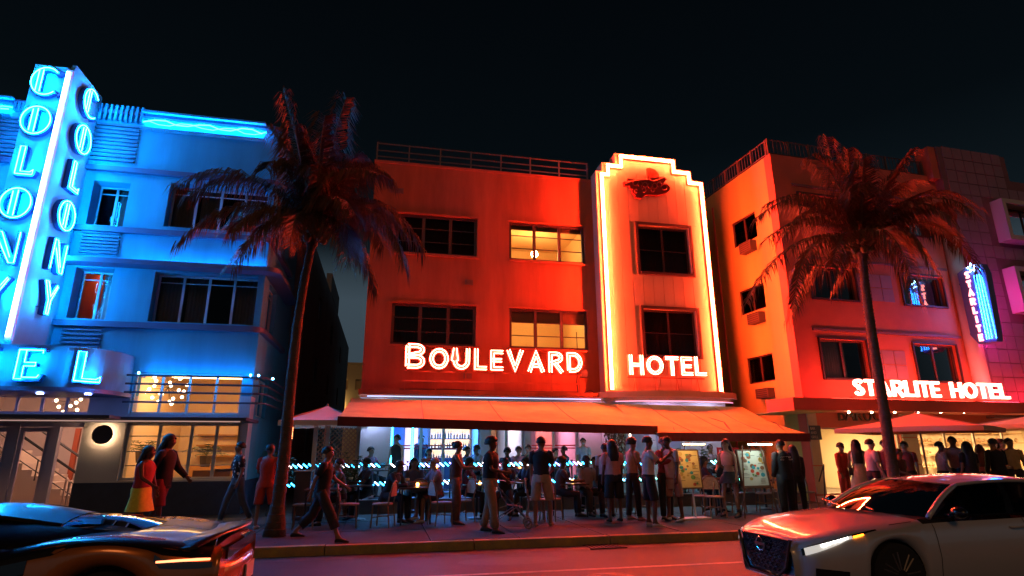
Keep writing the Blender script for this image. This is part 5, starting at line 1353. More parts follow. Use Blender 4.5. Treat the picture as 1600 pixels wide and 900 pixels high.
for i in range(17):
    q = 2*i/16-1; xx = 4.60-.30*abs(q)**2.6; yy = .88*q
    rows.append([Vector((xx-.16, yy, .62)), Vector((xx-.02, yy, .66)), Vector((xx, yy, .62)), Vector((xx, yy, .50)), Vector((xx-.04, yy, .38)), Vector((xx-.18, yy, .34))])
b = MB(); b.grid(rows, closed=True); b.build('rear_bumper', M_cop, SP, smooth=True)
b = MB(); b.box(4.603, 4.618, -.17, .17, .43, .58); b.build('licence_plate', mat('plate_white', (.75, .75, .72), .4), SP)
b = MB(); b.box(4.45, 4.52, -.6, .6, .70, .80); b.build('tail_panel', M_trim, SP)
# ================================================================== TERRACE RAIL WITH TWISTED LIGHT ROPES
TZ = .42
TR = thing('terrace_railing', 'black post railing along the edge of the raised dining terrace', 'railing')
ry_ = 16.28
xa_, xb_ = at_y(424, 724, ry_).x, at_y(1176, 724, ry_).x
npst = 12
for i in range(npst+1):
    x = xa_+(xb_-xa_)*i/npst; b = MB(); b.box(x-.018, x+.018, ry_-.018, ry_+.018, .14 if x < -.75 else .47, at_y(800, 724, ry_).z+.06); b.lathe([(.03, 0), (.03, .02)], (x, ry_, at_y(800, 724, ry_).z+.06), 8); b.build('post', M_dark, TR)
leds = [emis('led_%d' % i, c, s) for i, (c, s) in enumerate([((.02, .45, 1), 24), ((.25, .65, 1), 18), ((.15, 1, .75), 12), ((1, .75, .65), 13), ((.30, .25, 1), 14), ((1, .2, .35), 10)])]
lm = [MB().tube([(-.055, 0, .042), (.055, 0, -.042)], .0155, 5).mesh('led_lamp', m) for m in leds]
for nm, py in (('upper', 724), ('lower', 751)):
    z_ = (at_y(600, py, ry_).z+at_y(1000, py, ry_).z)/2; y_ = ry_-.05
    RL = thing('rope_light', '%s strand of blue and white twisted rope light along the terrace railing' % nm, 'rope light')
    pts = []
    for i in range(npst*6+1):
        t = i/(npst*6); x = xa_+(xb_-xa_)*t; pts.append(Vector((x, y_, z_-.025*math.sin(PI*((i/6) % 1)))))
    MB().tube(pts, .014, 5).build('rope', mat('rope_sleeve', (.03, .03, .04), .5), RL)
    n = 106
    for i in range(n):
        t = (i+.5)/n; x = xa_+(xb_-xa_)*t; dz_ = -.025*math.sin(PI*((t*npst) % 1))
        if random.random() < .05: continue
        r = random.random()
        k = (0 if r < .5 else 1 if r < .75 else 3 if r < .9 else 4) if t < .62 else (2 if r < .4 else 1 if r < .7 else 0 if r < .85 else 3)
        if random.random() < .04: k = 5
        link_mesh('led_lamp', lm[k], RL, (x, y_-.016, z_+dz_))

# ================================================================== TABLES, CHAIRS, SMALL THINGS
M_rattan = mat('rattan_weave', (.42, .30, .20), .6, noise=.5, nscale=30, bump=.3, bscale=90)
M_cane = mat('bamboo_cane', (.30, .15, .07), .45, noise=.3, nscale=12)
M_tabtop = mat('dark_table_top', (.10, .05, .04), .3)
def make_chair():
    t = thing('bistro_chair', None, 'chair')
    b = MB(); b.lathe([(.20, 0), (.215, .012), (.21, .035), (.15, .042)], (0, 0, .43), 16, 1, .98); b.build('seat', M_rattan, t)
    for sx in (-1, 1):
        MB().tube([(sx*.19, -.17, 0), (sx*.165, -.15, .43)], .015, 6).build('leg', M_cane, t)
        MB().tube([(sx*.20, .22, 0), (sx*.18, .17, .43)], .015, 6).build('leg', M_cane, t)
    pts = [(-.18, .17, .44), (-.20, .21, .66)]+[(.20*math.cos(a), .235+.02*math.sin(a), .70+.20*math.sin(a)) for a in [PI-PI*i/8 for i in range(9)]]+[(.20, .21, .66), (.18, .17, .44)]
    MB().tube(pts, .016, 6).build('back_frame', M_cane, t)
    rows = []
    for j in range(7):
        z = .60+.045*j; hw = .185 if z < .72 else .185*math.sqrt(max(0.02, 1-((z-.70)/.20)**2)); rows.append([(hw*(i/4-1)*1.0, .225+.012*(1-(i/4-1)**2), z) for i in range(9)])
    m = MB(); m.grid(rows); m.grid([[(p[0], p[1]+.012, p[2]) for p in r[::-1]] for r in rows]); m.build('backrest', mat('pale_woven_back', (.60, .52, .46), .6, noise=.5, nscale=40), t)
    b = MB(); b.tube([(-.185, -.16, .2), (.195, .20, .22)], .010, 5); b.tube([(.185, -.16, .2), (-.195, .20, .22)], .010, 5); b.build('stretcher', M_cane, t)
    return t
def make_table(r=.36, sq=True):
    t = thing('cafe_table', None, 'table')
    b = MB()
    if sq: b.box(-r, r, -r, r, .715, .75)
    else: b.lathe([(r, 0), (r+.008, .015), (r, .03)], (0, 0, .72), 24)
    b.build('table_top', M_tabtop, t)
    if sq:
        for sx in (-1, 1):
            for sy in (-1, 1): MB().tube([(sx*(r-.05), sy*(r-.05), 0), (sx*(r-.06), sy*(r-.06), .714)], .02, 6).build('leg', M_dark, t)
    else: MB().lathe([(.22, 0), (.2, .02), (.03, .05), (.03, .70), (.10, .718)], (0, 0, 0), 12).build('pedestal', M_dark, t)
    return t
chair0, tab_sq, tab_rd = make_chair(), make_table(), make_table(.33, False)
used = set()
def place(proto, x, y, z, rz, label, group, name=None):
    if proto.name in used: o = copy_tree(proto)
    else: o = proto; used.add(proto.name)
    o.location = (x, y, z); o.rotation_euler = (0, 0, rz); o['label'] = label; o['group'] = group
    return o
SW = .155
GT, GC, GX = 'cafe tables on the pavement and terrace', 'rattan bistro chairs of the middle hotel', 'small things on the cafe tables'
def candle(x, y, z, label):
    t = thing('candle_lamp', label, 'candle', (x, y, z), 0, GX)
    MB().lathe([(.035, 0), (.042, .04), (.04, .10)], (0, 0, 0), 10).build('glass_cup', glass('amber_cup', (1, .75, .5), .1), t)
    MB().lathe([(.028, .012), (.03, .075), (.004, .09)], (0, 0, 0), 8).build('wax', emis('candle_glow', (1, .55, .18), 22), t)
def goblet(x, y, z, label, col=(.4, .8, 1.0)):
    t = thing('drink_glass', label, 'glass', (x, y, z), 0, GX)
    MB().lathe([(.04, 0), (.008, .01), (.008, .08), (.05, .12), (.055, .20)], (0, 0, 0), 10).build('glass', glass('drink_glass_clear', (.9, .95, 1), .2), t)
    MB().lathe([(.01, .125), (.045, .14), (.047, .185)], (0, 0, 0), 10).build('drink', mat('drink_%d%d%d' % tuple(int(c*9) for c in col), col, .2), t)
tabs = [(505, 772, 13.5, 1, 'square cafe table at the left end of the pavement tables, lit cyan from behind'), (648, 770, 13.7, 1, 'square cafe table with a candle, left of the standing woman in brown'),
        (560, 765, 14.7, 0, 'round cafe table between the walking woman and the hunched diner'), (745, 766, 14.3, 0, 'round cafe table behind the man in khaki trousers'),
        (890, 764, 14.2, 1, 'square cafe table beside the man seated in a pale open shirt'), (815, 764, 14.9, 0, 'round cafe table behind the black pushchair'),
        (985, 764, 14.6, 0, 'round cafe table hidden behind the waiting group'), (1125, 772, 14.0, 1, 'square cafe table between the two menu boards'), (1195, 771, 14.6, 0, 'round cafe table behind the white menu board')]
for i, (px, py, Y, sq, lab) in enumerate(tabs):
    c = at_y(px, py, Y); place(tab_sq if sq else tab_rd, c.x, Y, SW, random.uniform(-.1, .1), lab, GT)
    zt_ = SW+.75
    if i in (1, 3, 4): candle(c.x+.05, Y-.1, zt_, ('candle glowing on the square table left of the woman in brown', None, None)[0] if i == 1 else ('candle glowing on the round table behind the man in khaki' if i == 3 else 'candle glowing on the square table beside the seated man'))
    goblet(c.x-.18, Y-.12, zt_, 'stemmed drink glass on the %s' % ' '.join(lab.split(',')[0].replace('cafe ', '').split()[:11]), random.choice([(.3, .8, 1), (1, .3, .2), (.9, .7, .3)]))
    if i % 2 == 0: goblet(c.x+.2, Y+.1, zt_, 'tinted drink glass on the %s' % ' '.join(lab.split(',')[0].replace('cafe ', '').split()[:11]), (.2, .9, .8))
chs = [(474, 13.4, -1.5, 'bistro chair with pale oval back left of the walking woman in black'), (545, 13.3, 1.6, 'bistro chair on the right of the leftmost cafe table'), (598, 13.2, -1.9, 'bistro chair facing the candle table from the left'),
       (690, 13.2, 1.9, 'bistro chair facing the candle table from the right'), (655, 14.3, 3.1, 'bistro chair beyond the candle table'), (525, 15.0, 2.2, 'bistro chair beyond the round table near the left end of the rail'),
       (722, 13.6, -1.2, 'bistro chair behind the standing woman in brown'), (838, 13.4, 1.4, 'bistro chair left of the tall man in khaki shorts'), (862, 13.5, 2.4, 'bistro chair between the tall man in khaki shorts and the square table'), (917, 14.3, 1.0, 'bistro chair under the man in the pale open shirt'),
       (785, 14.6, -1.4, 'bistro chair behind the black pushchair'), (1010, 14.0, 1.5, 'bistro chair behind the waiting man in the white T-shirt'), (945, 14.9, -1.3, 'bistro chair right of the seated man'), (1098, 13.5, -1.2, 'bistro chair with pale rounded back just right of the yellow menu board'),
       (1118, 13.2, -.2, 'bistro chair in front of the table between the menu boards'), (1150, 14.1, 1.5, 'bistro chair right of the table between the menu boards'), (1197, 13.9, -.4, 'bistro chair under the right edge of the white menu board'), (1262, 14.0, 1.9, 'bistro chair lit orange at the right end beside the man in the black lettered shirt'),
       (1215, 15.0, .4, 'bistro chair against the orange wall behind the couple in black')]
for px, Y, rz, lab in chs:
    c = at_y(px, 790, Y); place(chair0, c.x, Y, SW, rz, lab, GC)
# tables and chairs up on the terrace
for i, px in enumerate((590, 668, 735, 800, 868, 935, 1065, 1130)):
    c = at_y(px, 745, 17.05); nm = ('first', 'second', 'third', 'fourth', 'fifth', 'sixth', 'seventh', 'eighth')[i]
    place(tab_rd, c.x, 17.05, TZ+.005, 0, '%s round table from the left on the terrace behind the light ropes' % nm, GT)
    for k in range(3): goblet(c.x+.12*math.cos(i+2.1*k), 17.0+.14*math.sin(i+2.1*k), TZ+.755, '%s drink glass on the %s terrace table from the left' % (('blue', 'white', 'green')[k], nm), ((.3, .8, 1), (.9, .85, .8), (.2, .9, .7))[k])
    if i % 2: candle(c.x+.22, 17.0, TZ+.755, 'small candle on the %s terrace table from the left' % nm)
    place(chair0, c.x+.55, 17.15, TZ+.005, 1.4, 'bistro chair on the right of the %s terrace table from the left' % nm, GC)

# ---------------- menu boards
def board(label, pxl, pxr, pyt, pyb, Y, base_py, lit, col, seed, easel):
    rnd = random.Random(seed); a, c = at_y(pxl, pyb, Y), at_y(pxr, pyt, Y); w_, h_ = c.x-a.x, c.z-a.z
    B_ = thing('menu_board', label, 'menu board', ((a.x+c.x)/2, Y, .155), .08)
    z0 = a.z-.155; t_ = math.radians(6)
    Mx = Matrix.Translation((0, 0, z0)) @ Matrix.Rotation(-t_, 4, 'X')
    MB().box(-w_/2, w_/2, 0, .04, 0, h_, Mx).build('panel', mat('menu_%d' % seed, col, .5, noise=.12, nscale=6), B_)
    fr_ = MB(); fr_.box(-w_/2-.03, -w_/2, -.01, .05, -.02, h_+.02, Mx); fr_.box(w_/2, w_/2+.03, -.01, .05, -.02, h_+.02, Mx); fr_.box(-w_/2, w_/2, -.01, .05, -.03, -.002, Mx); fr_.box(-w_/2, w_/2, -.01, .05, h_+.002, h_+.03, Mx); fr_.build('frame', M_wood, B_)
    cols = [(.55, .08, .04), (.15, .3, .08), (.5, .3, .08), (.25, .1, .05), (.05, .3, .35)]
    for q in range(5):
        pr_ = MB()
        for k in range(5):
            x, z = rnd.uniform(-w_*.4, w_*.4), rnd.uniform(h_*.08, h_*.92); r = rnd.uniform(.03, .065)
            pr_.add([Mx @ Vector((x+r*math.cos(i*PI/5), -.003-.0006*q, z+r*.8*math.sin(i*PI/5))) for i in range(10)], [tuple(range(10))])
        q_ = pr_.build('printed_picture', mat('print_%d' % q, cols[q], .5), B_); q_['kind'] = 'stuff'
    ln = MB()
    for k in range(22):
        x, z = rnd.choice([-w_*.42, -w_*.05, w_*.2]), h_*(.06+.04*k); ln.add([Mx @ Vector(p) for p in ((x, -.0075, z), (x+rnd.uniform(.08, .18), -.0075, z), (x+.15, -.0075, z+.008), (x, -.0075, z+.008))], [(0, 1, 2, 3)])
    q_ = ln.build('printed_lines', mat('print_ink', (.05, .04, .04), .6), B_); q_['kind'] = 'stuff'
    if easel:
        for sx in (-1, 1): MB().tube([(sx*(w_/2+.10), -.08, 0), (sx*w_*.35, .03, z0+h_+.12)], .018, 6).build('leg', M_wood, B_)
        MB().tube([(0, .65, 0), (0, .06, z0+h_+.05)], .016, 6).build('leg', M_wood, B_); MB().box(-w_/2-.05, w_/2+.05, -.06, .02, z0-.06, z0-.031).build('tray', M_wood, B_)
    else:
        MB().tube([(.12, .06, .03), (.08, .05, z0+.2)], .022, 8).build('pole', M_frame_w, B_); MB().box(-.28, .42, -.12, .22, 0, .035).build('foot', M_frame_w, B_)
    MB().tube([(-w_*.1, .04, z0+h_+.02), (-w_*.12, -.05, z0+h_+.16), (-w_*.1, -.28, z0+h_+.17)], .010, 5).build('lamp_arm', M_dark, B_)
    MB().box(-w_*.42, w_*.42, -.32, -.25, z0+h_+.13, z0+h_+.15).build('lamp_bar', emis('menu_lamp_%d' % seed, lit, 38), B_)
    return B_
board('yellow lit menu board on a pole stand beside the waiting men', 1059, 1093, 704, 762, 12.9, 812, (1, .62, .25), (.72, .50, .22), 1, False)
board('white menu board of food pictures on a wooden easel', 1160, 1197, 704, 759, 12.9, 805, (.75, .95, .85), (.66, .66, .56), 2, True)

# ---------------- pushchair
c = at_z(797, 824, SW)
PC = thing('pushchair', 'black folding pushchair with small wheels beside the man in khaki trousers', 'pushchair', (c.x, c.y, SW), math.radians(80))
b = MB()
b.grid([[(x, y+.02*math.cos(x*6), z) for x in (-.2, -.1, 0, .1, .2)] for y, z in ((-.28, .38), (-.12, .42), (.05, .44), (.16, .60), (.24, .85))])
b.build('seat_sling', mat('black_fabric', (.025, .025, .03), .8), PC)
b = MB(); b.grid([[(x, .24-.42*math.sin(t)+.02, .80+.26*math.cos(t)-.14) for x in (-.22, 0, .22)] for t in (0, .3, .6, .9, 1.2, 1.5)]); b.build('hood', MATS['black_fabric'], PC)
for sx in (-1, 1):
    b = MB(); b.tube([(sx*.24, .42, 1.0), (sx*.24, .22, .75), (sx*.24, -.35, .14)], .012, 6); b.tube([(sx*.24, -.20, .45), (sx*.24, .30, .14)], .012, 6); b.build('frame', mat('steel_tube', (.35, .34, .34), .3, metal=.9), PC)
    for y in (-.36, .31):
        b = MB(); b.tube([(sx*.26, y+.075*math.cos(a*PI/6), .085+.075*math.sin(a*PI/6)) for a in range(12)], .016, 6, closed=True); b.tube([(sx*.23, y, .085), (sx*.29, y, .085)], .02, 6)
        for a in range(3): b.tube([(sx*.26, y-.07*math.cos(a*PI/3), .085-.07*math.sin(a*PI/3)), (sx*.26, y+.07*math.cos(a*PI/3), .085+.07*math.sin(a*PI/3))], .005, 4)
        b.build('wheel', mat('grey_rubber', (.20, .19, .18), .6), PC)
MB().tube([(-.24, .42, 1.0), (.24, .42, 1.0)], .016, 6).build('handlebar', MATS['black_fabric'], PC)

# ---------------- lattice screen with planting, host stand, wall lantern, market umbrella at the alley
a, c = at_y(488, 742, 15.6), at_y(561, 668, 15.6)
LT = thing('lattice_screen', 'diagonal wooden lattice screen with pale posts at the mouth of the alley', 'screen', (0, 15.6, 0))
for x in (a.x, (a.x+c.x)/2-.22, c.x): MB().box(x-.05, x+.05, -.05, .05, .14, c.z+.3).build('post', mat('pale_post', (.5, .42, .34), .7), LT)
sl_ = MB(); hgt = c.z-.35; wL = c.x-a.x
for d_ in (0, 1):
    n = int((wL+hgt)/.11)
    for i in range(n):
        s = i*.11-hgt; x0_, z0_, x1_, z1_ = s, 0, s+hgt, hgt
        if x0_ < 0: z0_ -= x0_; x0_ = 0
        if x1_ > wL: z1_ -= (x1_-wL); x1_ = wL
        if z1_-z0_ < .05: continue
        if d_: x0_, x1_ = wL-x0_, wL-x1_
        if .55*wL < (x0_+x1_)/2 < .62*wL: continue
        sl_.tube([(a.x+x0_, .012*d_-.006, .35+z0_), (a.x+x1_, .012*d_-.006, .35+z1_)], .012, 4)
q = sl_.build('lattice_slats', mat('lattice_wood', (.42, .26, .18), .7), LT); q['kind'] = 'stuff'
for px, Y, h_, lab in ((520, 15.0, 1.6, 'leafy shrub growing against the lattice screen, left of the pair'), (548, 15.1, 1.9, 'taller shrub against the lattice screen, beside the pale wall'), (437, 15.6, 1.9, 'tall dark shrub in the alley beside the palm trunk'), (1098, 16.9, 1.9, 'tall potted plant behind the yellow menu board'), (1182, 16.9, 1.9, 'tall potted plant above the white menu board'), (1000, 17.2, 1.3, 'low leafy plant behind the waiting group')):
    c2 = at_y(px, 760, Y); planter(lab, c2.x, Y, .14 if px < 560 else .43, h_, 22, (.06, .10, .03) if px < 900 else (.07, .08, .04), L=.42)
c2 = at_y(965, 760, 17.3)
PL = thing('flowering_shrub', 'bushy potted shrub with red light painted on its leaves beside the waiting men, behind the ropes', 'plant', (c2.x, 17.3, .43))
MB().lathe([(.16, 0), (.22, .42), (.19, .42)], (0, 0, 0), 12).build('pot', mat('pot_clay', (.25, .2, .18), .7), PL)
MB().tube([(0, 0, .4), (.02, 0, 1.2), (-.02, .02, 2.0)], .025, 6).build('stem', M_bark, PL)
lf_ = MB()
for i in range(900):
    a_ = random.random()*2*PI; z = random.uniform(.7, 2.35); r = .36*math.sqrt(random.random())*(1-.5*abs(z-1.5)); p = Vector((r*math.cos(a_), r*math.sin(a_), z)); d = Vector((random.gauss(0, 1), random.gauss(0, 1), random.gauss(0, .7))).normalized(); u_, v_ = perp(d)
    lf_.add([p-u_*.03, p+v_*.05, p+u_*.03, p-v_*.05], [(0, 1, 2, 3)])
lf_.build('leaves', mat('red_lit_leaf', (.16, .07, .05), .5), PL)  # red light put into the leaf colour
a, c = at_y(458, 784, 14.8), at_y(486, 737, 14.8)
HS = thing('host_stand', 'dark boxy host stand with pale top edge left of the walking woman', 'stand', (0, 14.8, 0))
MB().box(a.x, c.x, 0, .4, .16, c.z).build('cabinet', mat('dark_cabinet', (.05, .05, .06), .4), HS); MB().box(a.x-.03, c.x+.03, -.05, .45, c.z+.002, c.z+.03).build('top', mat('pale_top', (.5, .42, .35), .5), HS)
c = at_y(453, 676, 15.9)
WLn = thing('wall_lantern', 'small glowing box lantern on a dark post in the alley', 'lamp', (c.x, 15.9, 0))
MB().box(-.03, .03, .06, .12, .14, c.z+.35).build('post', M_dark, WLn)
b = MB(); b.box(-.09, .09, -.07, .055, c.z+.15, c.z+.18); b.box(-.09, .09, -.07, .055, c.z-.17, c.z-.15); b.build('cap', M_dark, WLn); MB().box(-.06, .06, -.05, .04, c.z-.149, c.z+.149).build('lamp_glass', emis('lantern_glow', (1, .32, .10), 14), WLn)
def umbrella(label, apex_px, Y, half, drop, rise, mats_, pole_px=None, rz=0, tilt=0):
    ap = at_y(*apex_px, Y); U = thing('market_umbrella', label, 'umbrella', (ap.x, Y, .155), rz)
    za = ap.z-.155; MB().tube([(0, 0, 0), (0, 0, za+.05)], .025, 8).build('pole', mat('umbrella_pole', (.35, .22, .15), .5), U)
    MB().lathe([(.28, 0), (.28, .05), (.05, .08)], (0, 0, 0), 12).build('foot', M_dark, U)
    cs = [(-half, -half), (half, -half), (half, half), (-half, half)]
    for k in range(4):
        a, c_ = cs[k], cs[(k+1) % 4]; m = MB(); rows = []
        for j in range(6):
            t = j/5; z = za-rise*t-.04*math.sin(PI*t); rows.append([(a[0]*t+(c_[0]-a[0])*t*i/6, a[1]*t+(c_[1]-a[1])*t*i/6, z-.05*math.sin(PI*i/6)*t*-.3) for i in range(7)])
        rows.append([(p[0], p[1], p[2]-drop) for p in rows[-1]]); m.grid(rows); m.build('canopy_panel', mats_[k % len(mats_)], U, smooth=False)
        MB().tube([(0, 0, za-.02), (a[0], a[1], za-rise-.02)], .012, 5).build('rib', MATS['umbrella_pole'], U)
    return U
M_uw = mat('white_canvas', (.70, .64, .58), .85); M_up = mat('pink_canvas', (.72, .42, .28), .85); M_ur = mat('red_canvas', (.60, .16, .06), .85)
umbrella('white market umbrella behind the left end of the long awning', (512, 634), 15.9, 1.0, .12, .42, [M_uw])
umbrella('square pink and red market umbrella in front of the lit shops behind the palm trunk', (1432, 645), 13.6, 1.62, .12, .42, [M_up, M_ur, M_up, M_up], rz=.55)
umbrella('pale pink market umbrella at the right edge beyond the red one', (1612, 649), 14.6, 1.5, .12, .30, [M_up], rz=.4)
# hand rail and bits by the right-hand shop
b = thing('step_handrail', 'black slanted handrail beside the steps of the bright shop', 'railing', (0, 0, 0))
p, q = at_y(1287, 772, 15.3), at_y(1287, 726, 15.3); r_ = at_y(1300, 757, 15.3)
MB().tube([(p.x, 15.3, .16), (q.x, 15.3, q.z), (r_.x+.15, 16.0, .75)], .02, 6).build('rail', M_dark, b)
# ================================================================== PEOPLE
SK = {'d': (.10, .045, .025), 'm': (.24, .12, .07), 'l': (.48, .28, .19)}
R_ = math.radians
def person(label, x, y, z, face, outfit, pose='stand', h=1.72, group=None, hair='short', skin='m', hcol=(.012, .008, .006), arms=None, legs=None, lean=3, hturn=0, hnod=0, seat=None, eyes=True, build=1.0, extra=None):
    s = h/1.75
    legs = legs or {'stand': ((4, 3, 5), (-3, 2, 5)), 'walk': ((28, 8, 2), (-20, 14, 2)), 'sit': ((86, 84, 8), (82, 80, 8)), 'weight': ((10, 14, 8), (-2, 0, 4))}[pose]
    arms = arms or {'stand': ((6, 8, 14, 0), (2, 8, 12, 0)), 'walk': ((-22, 7, 18, 0), (24, 7, 22, 0)), 'sit': ((38, 10, 55, 18), (34, 10, 60, 18)), 'weight': ((10, 12, 60, 25), (4, 8, 12, 0))}[pose]
    P = {}; pel = Vector((0, 0, 0))
    def legp(sd, a, k, ab):
        a, k, ab = R_(a), R_(k), R_(ab); hp = Vector((sd*.095, 0, -.04)); d1 = Vector((sd*math.sin(ab), -math.sin(a)*math.cos(ab), -math.cos(a)*math.cos(ab))); kn = hp+d1*.43
        d2 = Vector((sd*math.sin(ab)*.3, -math.sin(a-k), -math.cos(a-k))).normalized(); an = kn+d2*.42
        return hp, kn, an
    L = legp(-1, *legs[0]); Rr = legp(1, *legs[1])
    low = min(L[2].z, Rr[2].z); lift = -low+.085
    if seat is not None: lift = max(lift, 0) if False else lift
    off = Vector((0, 0, lift)); T = Matrix.Rotation(R_(lean), 3, 'X')
    up = lambda v: off+T @ Vector(v)
    L = [p+off for p in L]; Rr = [p+off for p in Rr]
    pelv, waist, chest, sh, nk = up((0, 0, 0)), up((0, 0, .14)), up((0, .0, .34)), up((0, .01, .47)), up((0, 0, .53))
    Hm = Matrix.Rotation(R_(hturn), 3, 'Z') @ Matrix.Rotation(R_(lean*.4+hnod), 3, 'X'); hd = lambda v: nk+Hm @ Vector(v)
    chin, face_, crown, nose = hd((0, -.035, .075)), hd((0, -.012, .145)), hd((0, .0, .205)), hd((0, -.112, .125))
    V = []; E_ = []; Rad = []
    def add(p, r, par=None):
        V.append(tuple(Vector(p)*s)); Rad.append(r*s*(build if r > .06 and r != .0885 else 1)); i = len(V)-1
        if par is not None: E_.append((par, i))
        return i
    i0 = add(pelv, .115); i1 = add(waist, .108, i0); i2 = add(chest, .125, i1); i3 = add(sh, .075, i2); i4 = add(nk, .052, i3); i5 = add(chin, .062, i4); i6 = add(face_, .0885, i5); i7 = add(crown, .070, i6); add(nose, .014, i6)
    for sd in (-1, 1): add(hd((sd*.092, .01, .13)), .014, i6)
    hands = []
    for sd, (a, ab, e_, inw) in ((-1, arms[0]), (1, arms[1])):
        a, ab, e_, inw = map(R_, (a, ab, e_, inw)); sp_ = up((sd*.175, .0, .45)); d1 = Vector((sd*math.sin(ab), -math.sin(a)*math.cos(ab), -math.cos(a)*math.cos(ab))); el = sp_+d1*.285
        d2 = Vector((sd*math.sin(ab)*.6-sd*math.sin(inw), -math.sin(a+e_)*math.cos(inw), -math.cos(a+e_)*math.cos(inw))).normalized(); wr = el+d2*.245; pm = wr+d2*.065
        j = add(sp_, .058, i3); m_ = add(sp_.lerp(el, .5), .046, j); j = add(el, .038, m_); j2 = add(el.lerp(wr, .35), .037, j); j = add(wr, .025, j2); k = add(pm, .034, j)
        sdv = d2.cross(Vector((sd, 0, 0))); sdv = sdv.normalized() if sdv.length > .05 else Vector((0, 0, 1)); cu = Vector((-sd, 0, 0))-d2*d2.dot(Vector((-sd, 0, 0))); cu = cu.normalized() if cu.length > .01 else Vector((0, 0, -1))
        for f, ln in enumerate((.062, .072, .068, .052)):
            b0 = pm+sdv*(.027-.018*f)+d2*.022; f1 = add(b0+d2*ln*.5, .0095, k); add(b0+d2*ln*.85+cu*ln*.45, .0085, f1)
        th = add(wr+d2*.035+sdv*.036, .011, j); add(wr+d2*.075+sdv*.052+cu*.01, .010, th)
        hands.append((sp_, el, wr, pm))
    for sd, g in ((-1, L), (1, Rr)):
        hp, kn, an = g; j = add(hp, .088, i0); m_ = add(hp.lerp(kn, .45), .074, j); j = add(kn, .054, m_); m2 = add(kn.lerp(an, .3), .055, j); j = add(an, .034, m2); ft = add(an+Vector((0, -.08, -.045)), .036, j); add(an+Vector((0, -.155, -.055)), .026, ft)
        add(an+Vector((0, .035, -.045)), .028, j)
    root = thing('person', label, 'person', (x, y, z), R_(face), group)
    me = bpy.data.meshes.new('body'); me.from_pydata(V, E_, []); ob = link_mesh('body', me, root); me.materials.append(mat('skin_'+skin, SK[skin], .5))
    md = ob.modifiers.new('skin', 'SKIN'); md.use_smooth_shade = True
    for i, r in enumerate(Rad): me.skin_vertices[0].data[i].radius = (r, r); me.skin_vertices[0].data[i].use_root = (i == 0)
    sub = ob.modifiers.new('sub', 'SUBSURF'); sub.levels = 1; sub.render_levels = 1
    S = lambda p: Vector(p)*s
    # ---- head details
    if eyes:
        for sd in (-1, 1): MB().ball(S(hd((sd*.034, -.088, .150))), .011*s, 6).build('eye', mat('eye_dark', (.02, .015, .012), .25), root)
        MB().tube([S(hd((-.024, -.088, .082))), S(hd((0, -.094, .079))), S(hd((.024, -.088, .082)))], .006*s, 5).build('lips', mat('lips_'+skin, tuple(c*.6 for c in SK[skin]), .4), root)
    mh_ = mat('hair_%d' % int(sum(hcol)*1000), hcol, .55, noise=.3, nscale=40)
    hb_ = MB(); rows = []
    bg_ = {'afro': 1.32, 'short': 1.08, 'cap': 1.06, 'long': 1.13, 'bun': 1.09, 'locs': 1.14, 'bald': .0}[hair]
    if bg_:
        for j in range(9):
            fc_ = 1; th = PI*(.64 if hair in ('long', 'locs', 'bun') else .56)*j/8; row = []
            for i in range(16):
                ph = 2*PI*i/16; fr_ = max(0, -math.sin(ph)); t2 = th*(1-.42*fr_) if j > 3 else th*(1-.10*fr_*j/3)
                r = .101*bg_; jit = 1+(.04*math.sin(i*5+j*3) if hair in ('afro', 'short') else .015*math.sin(i*9))
                row.append(S(hd((r*.93*jit*math.sin(t2)*math.cos(ph), r*1.08*jit*math.sin(t2)*math.sin(ph)+.008, .148+r*1.10*jit*math.cos(t2)))))
            rows.append(row)
        hb_.grid(rows, closed=True)
        if hair in ('long', 'locs'):
            rows = []; Lh = .52 if hair == 'long' else .36
            for j in range(8):
                t = j/7; row = []
                for i in range(11):
                    a_ = PI*(i/10)*1.12-PI*.06; rr_ = (.112+.012*math.sin(PI*t))*(1+.03*math.sin(i*3+j)); row.append(S(hd((rr_*1.05*math.cos(a_), rr_*.85*math.sin(a_)*(1-.1*t)+.012+.075*min(1, 2.2*t), .15-Lh*t))))
                rows.append(row)
            hb_.grid(rows); hb_.grid([[p+Vector((0, -.012*s, 0)) for p in r[::-1]] for r in rows])
        if hair == 'bun': hb_.ball(S(hd((0, .105, .20))), .05*s, 8)
        hb_.build('hair' if hair != 'cap' else 'cap', mh_, root, smooth=True)
        if hair == 'cap':
            q = [S(hd((.075*math.cos(a_), -.075-.085*math.sin(a_), .175))) for a_ in [PI*i/8 for i in range(9)]]; MB().add(q+[p+Vector((0, 0, .008)) for p in q], [tuple(range(8, -1, -1)), tuple(range(9, 18))]+[(i, i+1, 10+i, 9+i) for i in range(8)]).build('cap_peak', mh_, root)
    # ---- clothes
    def ring(c, rx, ry, T_=T, n=14):
        return [S(c+T_ @ Vector((rx*build*math.cos(2*PI*i/n), ry*build*math.sin(2*PI*i/n), 0))) for i in range(n)]
    def cloth(name, col, b):
        if isinstance(col, bpy.types.Material): m = col
        else: m = mat('cloth_%s' % '_'.join('%d' % int(c*100) for c in col), col, .85, noise=.25, nscale=14, bump=.15, bscale=30)
        o = b.build(name, m, root, smooth=True); return o
    top, tc_, bot, bc, shoe = outfit
